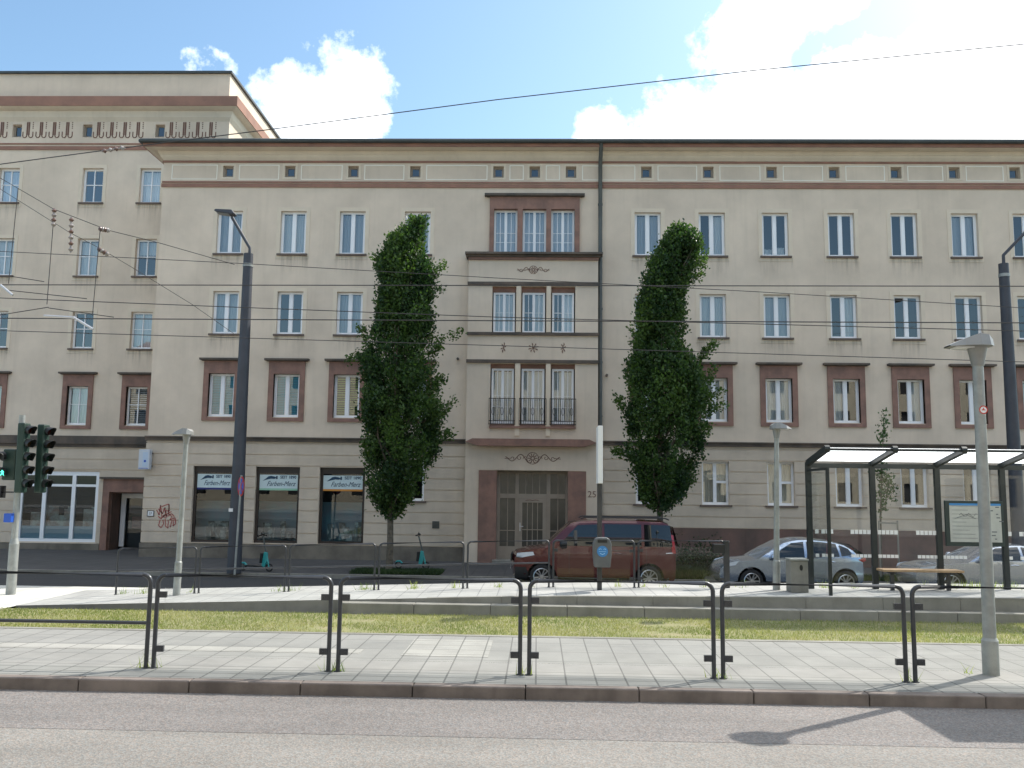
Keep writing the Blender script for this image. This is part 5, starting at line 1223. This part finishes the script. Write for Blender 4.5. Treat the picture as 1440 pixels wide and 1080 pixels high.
# ------------------------------------------------------------------ vehicles
def paint(name, c, metal=.5):
    m = mat(name, c, .26, metal=metal, coat=.8); return m
m_vglass = bpy.data.materials.new('vehicle_glass'); m_vglass.use_nodes = True; e = m_vglass.node_tree.nodes['Principled BSDF']
e.inputs['Base Color'].default_value = (.012, .016, .018, 1); e.inputs['Roughness'].default_value = .02; e.inputs['Specular IOR Level'].default_value = .8; e.inputs['IOR'].default_value = 1.52
m_lampglass = mat('headlamp_glass', (.62, .66, .7), .12, coat=1); m_tail = mat('tail_lamp', (.35, .01, .015), .15, coat=1)
def vehicle(name, x0, ynear, zg, L, prof, wheels, rw, width, tum, paintm, label, windows, extras, cat, plan=.18, roofw=None):
    """body: side outline with wheel arches, sliced and bent to plan taper and tumblehome. x runs rearwards from the nose at x0."""
    t = thing(name, (x0+L/2, ynear+width/2, zg), label, cat)
    hwid = width/2; yc = ynear+hwid
    zmax = max(z for _, z in prof); zb = tum[0]
    def half(x, z):
        k = max(0, (z-zb)/(zmax-zb)); h = hwid-tum[1]*k**1.25
        e_ = min(x, L-x); 
        if e_ < .9: h -= plan*(1-e_/.9)**2.2
        if z < .42: h -= .05*(.42-z)/.3
        return h
    bm = bmesh.new(); out = []
    bottom = .24; arch = rw+.07
    P = list(prof)                                    # top outline from nose to tail
    low = []
    for wx in sorted(wheels, reverse=True):
        for i in range(13): a = i*math.pi/12; q = (wx+arch*math.cos(a), rw+arch*math.sin(a));  low.append((q[0], max(q[1], bottom)))
    out = P+[(L-.02, bottom+.12), (L-.1, bottom)]+low+[(.14, bottom), (.03, bottom+.12)]
    va = [bm.verts.new((x, -1, z)) for x, z in out]; f = bm.faces.new(va)
    ex = bmesh.ops.extrude_face_region(bm, geom=[f]); vs = [v for v in ex['geom'] if isinstance(v, bmesh.types.BMVert)]
    for v in vs: v.co.y = 1
    bmesh.ops.triangulate(bm, faces=[q for q in bm.faces if len(q.verts) > 4])
    for z in (.42, .55, .7, .85, zb, zb+.15, zb+.3, zb+.45, zmax-.12, zmax-.05):
        bmesh.ops.bisect_plane(bm, geom=bm.verts[:]+bm.edges[:]+bm.faces[:], plane_co=(0, 0, z), plane_no=(0, 0, 1))
    for k in range(1, 12): bmesh.ops.bisect_plane(bm, geom=bm.verts[:]+bm.edges[:]+bm.faces[:], plane_co=(L*k/12, 0, 0), plane_no=(1, 0, 0))
    for y in (-.86, -.5, 0, .5, .86): bmesh.ops.bisect_plane(bm, geom=bm.verts[:]+bm.edges[:]+bm.faces[:], plane_co=(0, y, 0), plane_no=(0, 1, 0))
    tops = [p_[0] for p_ in P]; 
    for v in bm.verts:
        x, y, z = v.co; s = y; h = half(x, z)
        ztop = np.interp(x, tops, [p_[1] for p_ in P]) if x > tops[0] else P[0][1]
        if abs(z-ztop) < .03 or z > ztop-.03: v.co.z -= .05*max(0, abs(s)-.5)**1.6*2.2
        nose = .10*(s*s) if x < .4 else 0
        v.co.x = x0+x+(nose*(1-x/.4) if x < .4 else (-.08*s*s*(x-L+.4)/.4 if x > L-.4 else 0)); v.co.y = yc+s*h; v.co.z += zg
    bmesh.ops.recalc_face_normals(bm, faces=bm.faces)
    for q in bm.faces: q.smooth = True
    for e_ in bm.edges:
        if len(e_.link_faces) == 2 and e_.calc_face_angle(0) > R(38): e_.smooth = False
    for v in bm.verts: v.co -= origin(t)
    me = bpy.data.meshes.new('body'); bm.to_mesh(me); bm.free(); me.materials.append(paintm)
    o = bpy.data.objects.new('body', me); C.objects.link(o); o.parent = t
    bv = o.modifiers.new('bevel', 'BEVEL'); bv.width = .03; bv.segments = 3; bv.limit_method = 'ANGLE'; bv.angle_limit = R(42)
    def bend(x):                                      # the plan rounding of nose and tail at the flanks
        return x+(.10*(1-x/.4) if x < .4 else (-.08*(x-L+.4)/.4 if x > L-.4 else 0))
    def side(poly, name_, m, off=.01, thick=None, label_=None):
        for s in (-1, 1):
            bm = bmesh.new(); g = bmesh.new(); g.faces.new([g.verts.new((x, 0, z)) for x, z in poly])
            for z in np.arange(.2, zmax, .06): bmesh.ops.bisect_plane(g, geom=g.verts[:]+g.edges[:]+g.faces[:], plane_co=(0, 0, z), plane_no=(0, 0, 1))
            for x in np.arange(.1, L, .2): bmesh.ops.bisect_plane(g, geom=g.verts[:]+g.edges[:]+g.faces[:], plane_co=(x, 0, 0), plane_no=(1, 0, 0))
            mp = {}
            for v in g.verts: x, _, z = v.co; mp[v] = bm.verts.new((x0+bend(x), yc+s*(half(x, z)+off), zg+z))
            for q in g.faces: bm.faces.new([mp[v] for v in q.verts])
            g.free()
            bmesh.ops.recalc_face_normals(bm, faces=bm.faces)
            for q in bm.faces: q.smooth = True
            for v in bm.verts: v.co -= origin(t)
            me = bpy.data.meshes.new(name_); bm.to_mesh(me); bm.free(); me.materials.append(m)
            o = bpy.data.objects.new(name_, me); C.objects.link(o); o.parent = t
    def strip(pts, name_, m, w_=.012, off=.004):
        for s in (-1, 1): MB().tube([(x0+bend(x), yc+s*(half(x, z)+off-.004), zg+z) for x, z in pts], w_, 5).build(name_, m, t)
    for poly in windows: side(poly, 'side_window', m_vglass)
    for wx in wheels:
        for s in (-1, 1):
            yw = yc+s*(hwid-.13); b = MB()
            A = [(r_, q) for r_, q in ((rw*.68, .115), (rw*.9, .118), (rw, .08), (rw, -.08), (rw*.9, -.11), (rw*.66, -.11))]
            n = 28
            for i in range(n):
                a_, b_ = 2*math.pi*i/n, 2*math.pi*(i+1)/n
                for (ra, qa), (rb, qb) in zip(A[:-1], A[1:]):
                    b.face([(x0+wx+ra*math.cos(a_), yw+s*qa, zg+rw+ra*math.sin(a_)), (x0+wx+ra*math.cos(b_), yw+s*qa, zg+rw+ra*math.sin(b_)), (x0+wx+rb*math.cos(b_), yw+s*qb, zg+rw+rb*math.sin(b_)), (x0+wx+rb*math.cos(a_), yw+s*qb, zg+rw+rb*math.sin(a_))])
            wh = b.build('wheel', m_rubber, t, 40)
            b = MB(); b.disc((x0+wx, yw+s*.03, zg+rw), rw*.69, (0, s, 0), 28); b.build('wheel_well', m_black, wh)
            b = MB(); R1 = rw*.68; ys = yw+s*.112
            b.tube([(x0+wx+R1*.97*math.cos(2*math.pi*i/24), ys, zg+rw+R1*.97*math.sin(2*math.pi*i/24)) for i in range(25)], .014, 5, False)
            for i in range(10):
                a_ = 2*math.pi*i/10+.15*(i % 2); c0 = Vector((x0+wx, ys, zg+rw)); dv = Vector((math.cos(a_), 0, math.sin(a_)))
                b.obox(c0+dv*.03+Vector((0, -s*.02, 0)), c0+dv*R1*.96, .034, .025, up=(0, 1, 0))
            b.tube([(x0+wx, ys-s*.03, zg+rw), (x0+wx, ys+s*.01, zg+rw)], .05, 10); b.build('rim', m_rim, wh)
    # underbody block so that light does not pass beneath the shell
    b = MB(); b.box(x0+.3, x0+L-.3, yc-hwid+.35, yc+hwid-.35, zg+.2, zg+.5); b.build('underbody', m_black, t)
    ctx = dict(t=t, x0=x0, yc=yc, zg=zg, half=half, side=side, strip=strip, L=L, hwid=hwid)
    extras(ctx); return t
def wind(ctx, xa, za, xb, zb_, name_='windscreen', m=None, mar=.1, off=.008):
    b = MB(); s = ctx['half']; nx = Vector((za-zb_, 0, xb-xa)).normalized()*off; 
    if nx.z < 0: nx = -nx
    n = 6
    for i in range(n):
        f0, f1 = -1+2*i/n, -1+2*(i+1)/n
        P = [(ctx['x0']+x+nx.x, ctx['yc']+f*(s(x, z)-mar), ctx['zg']+z+nx.z) for x, z, f in ((xa, za, f0), (xa, za, f1), (xb, zb_, f1), (xb, zb_, f0))]; b.face(P)
    return b.build(name_, m or m_vglass, ctx['t'])
def mirror(ctx, x, z, m, sc=1):
    for s in (-1, 1):
        b = MB(); y = ctx['yc']+s*(ctx['half'](x, z)+.12); n = 10
        b.tube([(ctx['x0']+x-.05*sc, y, ctx['zg']+z), (ctx['x0']+x+.0, y, ctx['zg']+z), (ctx['x0']+x+.1*sc, y, ctx['zg']+z)], [.05*sc, .095*sc, .085*sc], 10)
        b.obox((ctx['x0']+x+.03, y, ctx['zg']+z-.05), (ctx['x0']+x+.06, y-s*.14, ctx['zg']+z-.08), .05, .03); b.build('wing_mirror', m, ctx['t'], 50)
def handle(ctx, x, z, m):
    ctx['strip']([(x, z), (x+.1, z+.012), (x+.2, z)], 'door_handle', m, .015, .018)
# red van
def van_extras(c):
    wind(c, 1.02, 1.17, 1.72, 1.80); wind(c, 4.66, 1.2, 4.52, 1.74, 'rear_window')
    c['side']([(.07, .86), (.10, .98), (.62, 1.02), (.66, .93), (.3, .86)], 'headlight', m_lampglass, .008)
    c['side']([(4.52, 1.02), (4.66, 1.02), (4.58, 1.52), (4.46, 1.52)], 'tail_light', m_tail, .008)
    c['side']([(.02, .26), (.02, .60), (.42, .60), (.50, .42), (.46, .26)], 'front_bumper_insert', m_black, .004)
    for x in (1.62, 2.72, 3.75): c['strip']([(x, .45), (x, 1.1), (x+.02, 1.75) if x > 1.7 else (x, 1.22)], 'door_gap', m_black, .006, 0)
    c['strip']([(2.75, 1.08), (3.6, 1.08), (4.7, 1.08)], 'sliding_rail', m_black, .008, .002)
    c['strip']([(.5, .33), (2.4, .31), (4.4, .33)], 'side_moulding', m_black, .03, -.01)
    handle(c, 2.38, 1.0, m_steel if False else c['pm']); handle(c, 2.86, 1.0, c['pm']); mirror(c, 1.42, 1.24, m_black, 1.3)
    for s in (-1, 1): MB().tube([(c['x0']+1.95, c['yc']+s*.66, c['zg']+1.93), (c['x0']+2.05, c['yc']+s*.66, c['zg']+1.975), (c['x0']+4.3, c['yc']+s*.66, c['zg']+1.975), (c['x0']+4.42, c['yc']+s*.66, c['zg']+1.93)], .022, 6).build('roof_rail', m_black, c['t'])
    b = MB(); b.box(c['x0']-.012, c['x0']+.03, c['yc']-.6, c['yc']+.6, c['zg']+.74, c['zg']+.92); b.build('grille', m_black, c['t'])
    b = MB(); b.box(c['x0']-.02, c['x0']-.013, c['yc']-.26, c['yc']+.26, c['zg']+.5, c['zg']+.61); b.build('number_plate', m_white, c['t'])
    c['strip']([(4.3, 1.02), (4.55, 1.03)], 'lettering_strip', m_rim, .012, .004)
m_van = paint('van_red', (.085, .010, .012), .25)
YV = 25.25; vx0, vx1 = at(718, 790, YV).x, at(955.5, 790, YV).x; vl = vx1-vx0
_half = vehicle
def van_ex(c): c['pm'] = m_van; van_extras(c)
sx = vl/4.80
vp = [(.0, .62), (.02, .86), (.10, 1.0), (.45, 1.10), (.98, 1.16), (1.35, 1.52), (1.70, 1.83), (1.95, 1.90), (2.6, 1.93), (3.6, 1.93), (4.35, 1.90), (4.55, 1.84), (4.70, 1.45), (4.78, 1.1), (4.80, .75)]
wv = [at(762, 800, YV).x-vx0, at(913, 800, YV).x-vx0]
vehicle('van', vx0, YV, ZR, vl, [(x*sx, z) for x, z in vp], wv, .34, 1.90, (1.12, .17), m_van, 'dark red van parked in front of the entrance, facing left',
        [[(1.36, 1.20), (1.60, 1.50), (1.86, 1.76), (2.52, 1.80), (2.52, 1.20)], [(2.60, 1.20), (2.60, 1.80), (3.62, 1.80), (3.62, 1.20)], [(3.70, 1.20), (3.70, 1.80), (4.46, 1.78), (4.54, 1.20)]], van_ex, 'van', plan=.12)
# silver hatchback
m_silver = paint('silver_blue', (.36, .43, .53), .8)
def hatch_ex(c):
    wind(c, 1.22, .94, 2.05, 1.36); wind(c, 3.72, 1.33, 4.12, 1.05, 'rear_window')
    c['side']([(.10, .66), (.25, .78), (.62, .86), (.52, .74)], 'headlight', m_lampglass, .01)
    c['side']([(3.92, .93), (4.22, .99), (4.24, .90), (4.1, .86)], 'tail_light', m_tail, .01)
    for x in (1.42, 2.42, 3.3): c['strip']([(x, .3), (x, .88)], 'door_gap', m_black, .006, 0)
    handle(c, 2.12, .84, c['pm']); handle(c, 3.02, .86, c['pm']); mirror(c, 1.5, .97, c['pm'], 1.0)
    c['strip']([(.75, .27), (2, .25), (3.4, .27)], 'sill_strip', m_black, .03, -.015)
    c['strip']([(1.45, .92), (2.4, .95), (3.7, 1.02)], 'waist_trim', m_black, .01, .004)
def hx(c): c['pm'] = m_silver; hatch_ex(c)
YC = 25.2; a, c_ = at(1008, 800, YC).x, at(1222, 800, YC).x; L = c_-a
hp = [(.0, .50), (.05, .66), (.2, .77), (.6, .87), (1.15, .93), (1.6, 1.20), (2.0, 1.40), (2.4, 1.47), (2.8, 1.475), (3.3, 1.43), (3.7, 1.33), (3.95, 1.18), (4.15, 1.04), (4.26, .96), (4.29, .6)]
k = L/4.29
vehicle('hatchback_car', a, YC, ZR, L, [(x*k, z) for x, z in hp], [at(1057.5, 800, YC).x-a, at(1190, 800, YC).x-a], .315, 1.8, (.95, .26), m_silver, 'silver blue hatchback parked left of and behind the shelter, facing left',
        [[(1.5, .95), (1.78, 1.18), (2.08, 1.35), (2.42, 1.39), (2.40, .97)], [(2.48, .97), (2.50, 1.395), (2.9, 1.39), (3.3, 1.34), (3.36, 1.01)], [(3.42, 1.02), (3.38, 1.32), (3.62, 1.22), (3.74, 1.06)]], hx, 'car')
# pale silver car at the right edge
m_silver2 = paint('pale_silver', (.52, .55, .60), .75)
def coupe_ex(c):
    wind(c, 1.5, .92, 2.2, 1.30); wind(c, 3.5, 1.3, 4.1, 1.0, 'rear_window')
    c['side']([(.06, .62), (.15, .74), (.6, .80), (.5, .68)], 'headlight', m_lampglass, .01)
    c['side']([(4.25, .9), (4.45, .9), (4.46, .75), (4.3, .75)], 'tail_light', m_tail, .01)
    for x in (1.62, 2.95): c['strip']([(x, .3), (x, .9)], 'door_gap', m_black, .006, 0)
    handle(c, 2.6, .84, c['pm']); mirror(c, 1.75, .98, c['pm'], 1.05)
    c['strip']([(.75, .27), (2, .25), (3.4, .27)], 'sill_strip', m_black, .03, -.015)
def cx_(c): c['pm'] = m_silver2; coupe_ex(c)
a = at(1286, 800, YC).x; L = 4.5
cp = [(.0, .48), (.05, .66), (.2, .76), (.7, .86), (1.45, .93), (1.85, 1.15), (2.2, 1.33), (2.6, 1.40), (3.0, 1.40), (3.5, 1.32), (3.9, 1.14), (4.15, 1.02), (4.45, .95), (4.5, .6)]
vehicle('coupe_car', a, YC, ZR, L, cp, [at(1338, 800, YC).x-a, at(1338, 800, YC).x-a+2.7], .33, 1.8, (.95, .26), m_silver2, 'pale silver car cut off by the right edge behind the timetable case', [[(1.72, .95), (1.98, 1.14), (2.28, 1.29), (2.9, 1.33), (2.9, .97)], [(2.98, .97), (2.98, 1.33), (3.4, 1.26), (3.7, 1.02)]], cx_, 'car')

# ------------------------------------------------------------------ e-scooters
def scooter(pos, rz, label):
    t = thing('electric_scooter', pos, label, 'e-scooter', 'parked e-scooters', rz); B = lambda b, n, m, p=t, **k: b.build(n, m, p, local=True, **k)
    for x in (-.47, .45):
        b = MB(); n = 20; b.tube([(x+.105*math.cos(2*math.pi*i/n), 0, .125+.105*math.sin(2*math.pi*i/n)) for i in range(n+1)], .024, 7, False); w_ = B(b, 'wheel', m_rubber)
        b = MB(); b.tube([(x, -.02, .125), (x, .02, .125)], .05, 10)
        for i in range(5): a = i*1.2566; b.obox((x, 0, .125), (x+.09*math.cos(a), 0, .125+.09*math.sin(a)), .02, .012, up=(0, 1, 0))
        B(b, 'rim', m_pipe, w_)
    b = MB(); b.prism([(-.36, .14), (.24, .12), (.26, .17), (-.34, .19)], -.085, .085); B(b, 'deck', m_black, bevel=.01)
    b = MB(); b.prism([(-.6, .19), (-.52, .27), (-.42, .27), (-.33, .19), (-.36, .16), (-.42, .22), (-.52, .22)], -.04, .04); B(b, 'rear_mudguard', m_tealp, bevel=.008)
    b = MB(); b.prism([(.2, .12), (.3, .12), (.37, .3), (.36, .58), (.27, .6), (.22, .3)], -.055, .055); B(b, 'stem_housing', m_tealp, bevel=.015)
    b = MB(); b.prism([(.13, .25), (.215, .25), (.245, .56), (.15, .56)], -.07, .07); B(b, 'battery_cover', m_black, bevel=.015)
    b = MB(); b.tube([(.45, 0, .12), (.39, 0, .32), (.32, 0, .58)], .03, 8); B(b, 'fork', m_tealp)
    b = MB(); b.tube([(.325, 0, .56), (.18, 0, 1.08)], .026, 8); B(b, 'stem', m_pipe)
    b = MB(); b.tube([(.17, -.24, 1.09), (.19, 0, 1.11), (.17, .24, 1.09)], .016, 7); b.tube([(.165, -.26, 1.09), (.172, -.14, 1.093)], .024, 8); b.tube([(.165, .26, 1.09), (.172, .14, 1.093)], .024, 8); b.box(.16, .22, -.05, .05, 1.1, 1.15); b.tube([(.2, -.16, 1.1), (.24, -.18, 1.2)], .012, 6); B(b, 'handlebar', m_black)
    return t
p = at(360, 806, 28.0); scooter((p.x, 28.0, ZS), R(-14), 'teal rental scooter parked in front of the middle shop window')
p = at(580, 800, 29.6); scooter((p.x, 29.6, ZS), R(-8), 'teal rental scooter parked by the wall right of the left tree')

# ------------------------------------------------------------------ overhead wires
def wire(pts, r, label, group, name='overhead_wire', sag=0.0):
    P = []
    for (a, c) in zip(pts[:-1], pts[1:]):
        a, c = Vector(a), Vector(c); n = 10
        for i in range(n): k = i/n; q = a*(1-k)+c*k; P.append(q)
    P.append(Vector(pts[-1]))
    o = MB().tube(P, r, 6).build(name, m_wire, smooth=50); tag(o, label, 'wire', group); return o
def wpt(px_, py_, Y): return at(px_, py_, Y)
WG = 'overhead tram wires'
Ya, Yb_ = 16.6, 15.2
def longwire(pp, Y, r, lb, name='contact_wire'):
    pts = [wpt(a, c, Y) for a, c in pp]; d0 = (pts[0]-pts[1]).normalized(); d1 = (pts[-1]-pts[-2]).normalized()
    return wire([pts[0]+d0*25]+pts+[pts[-1]+d1*25], r, lb, WG, name)
longwire([(0, 400.5), (1440, 402.5)], Ya, .0095, 'heavy level wire crossing the facade just below the entrance bay cornice')
longwire([(0, 447.5), (700, 451), (1440, 454)], Yb_, .0095, 'heavy level wire crossing the third floor windows')
longwire([(0, 353.5), (340, 370.5), (700, 391), (1060, 410), (1440, 433)], 18.0, .007, 'thin wire falling to the right past the mast clamp', 'span_wire')
longwire([(0, 419), (280, 430), (700, 446), (1440, 465.5)], 14.3, .007, 'thin wire falling to the right through the middle of the third floor windows', 'span_wire')
longwire([(0, 465), (700, 486), (1440, 509)], 13.6, .006, 'lowest thin wire, running just above the red window caps', 'span_wire')
o = longwire([(0, 231), (165, 209), (380, 182), (700, 140), (1060, 99), (1440, 62)], 15.8, .009, 'top wire rising to the right across the sky', 'span_wire')
ws = [wpt(25.5, 265, 14.2), wpt(75.5, 294, 14.2), wpt(153, 324, 14.4), wpt(222, 341, 14.6), wpt(330, 372, 15)]
wire([ws[0]+(ws[0]-ws[1])*6]+ws, .006, 'upper slanting span wire at the left between two insulators', WG, 'span_wire')
ws2 = [wpt(23, 280, 14.2), wpt(98, 327, 14.2), wpt(142, 350, 14.4), wpt(184, 375, 14.6), wpt(270, 428, 15), wpt(330, 470, 15.4)]
wire([ws2[0]+(ws2[0]-ws2[1])*6]+ws2, .005, 'lower slanting span wire at the left', WG, 'span_wire')
for (a, c, e_, f), lb in zip(((25.5, 265, 12, 399), (76, 300, 66, 428), (141, 321, 130, 444)), ('leftmost of the three upright hanger wires', 'hanger wire below the upper brown insulator', 'hanger wire right of both insulators')):
    wire([wpt(a, c, 14.2), wpt(e_, f, 14.4)], .006, lb, 'hanger wires', 'hanger_wire')
for (a, c, e_, f), lb in zip(((12, 388, 62, 396), (10, 408, 122, 420), (0, 443, 68, 432), (68, 433, 160, 446)), ('short registration wire at the far left under the top hanger', 'registration wire under the second hanger', 'registration wire rising to the hanger from the left edge', 'registration wire falling right from the hanger')):
    wire([wpt(a, c, 14.3), wpt(e_, f, 14.3)], .007, lb, 'registration wires', 'registration_wire')
def insulator(px_, y0, y1, label, n=4, tilt=0):
    a, c = wpt(px_, y0, 14.2), wpt(px_-tilt, y1, 14.2); t = thing('insulator', a, label, 'insulator', 'insulators on the span wires')
    b = MB(); b.tube([a, c], .016, 8); b.build('rod', m_insul_w, t)
    for i in range(n):
        k = (i+.5)/n; q = a*(1-k)+c*k; b = MB(); b.tube([q+Vector((0, 0, .03)), q, q-Vector((0, 0, .03))], [.018, .042, .022], 10); b.build('shed', m_insul if i % 2 == 0 else m_insul_w, t, 60)
insulator(76.5, 293, 319, 'upper brown ribbed insulator on the left span wires', 4, 1.5)
insulator(100.5, 305, 355, 'lower longer ribbed insulator on the left span wires', 6, 1)
def hinsul(p0, p1, label):
    a, c = p0, p1; t = thing('insulator', a, label, 'insulator', 'insulators on the span wires'); b = MB(); b.tube([a, c], .018, 8); b.build('rod', m_insul_w, t)
    d = c-a; u = d.normalized()
    for i in range(4): q = a+d*(i+.5)/4; b = MB(); b.tube([q-u*.035, q, q+u*.035], [.018, .045, .02], 10); b.build('shed', m_insul_w if i % 2 else m_insul, t, 60)
hinsul(wpt(143, 213, 15.8), wpt(176, 207.5, 15.8), 'insulator in the top wire left of the eave')
hinsul(wpt(140, 322, 14.35), wpt(153, 324, 14.4), 'tiny insulator at the end of the upper slanting wire')
hinsul(wpt(138, 350, 14.35), wpt(152, 358, 14.4), 'tiny insulator on the lower slanting wire')
for (a, c, e_, f), lb in zip(((62, 444, 103, 446.5), (103, 446, 131, 463), (1, 401, 18, 415)), ('bright steel steady arm hanging level at the left', 'bright steel steady arm slanting down right of the level one', 'bright steel steady arm at the left edge')):
    o = MB().tube([wpt(a, c, 14.3), wpt(e_, f, 14.25)], .02, 8).build('steady_arm', m_steel, smooth=50); tag(o, lb, 'steady arm', 'steady arms')
for o in list(C.objects):
    if o.type == 'MESH' and o.parent is None and not o.get('kind') and not o.get('label'): print('UNLABELLED', o.name)
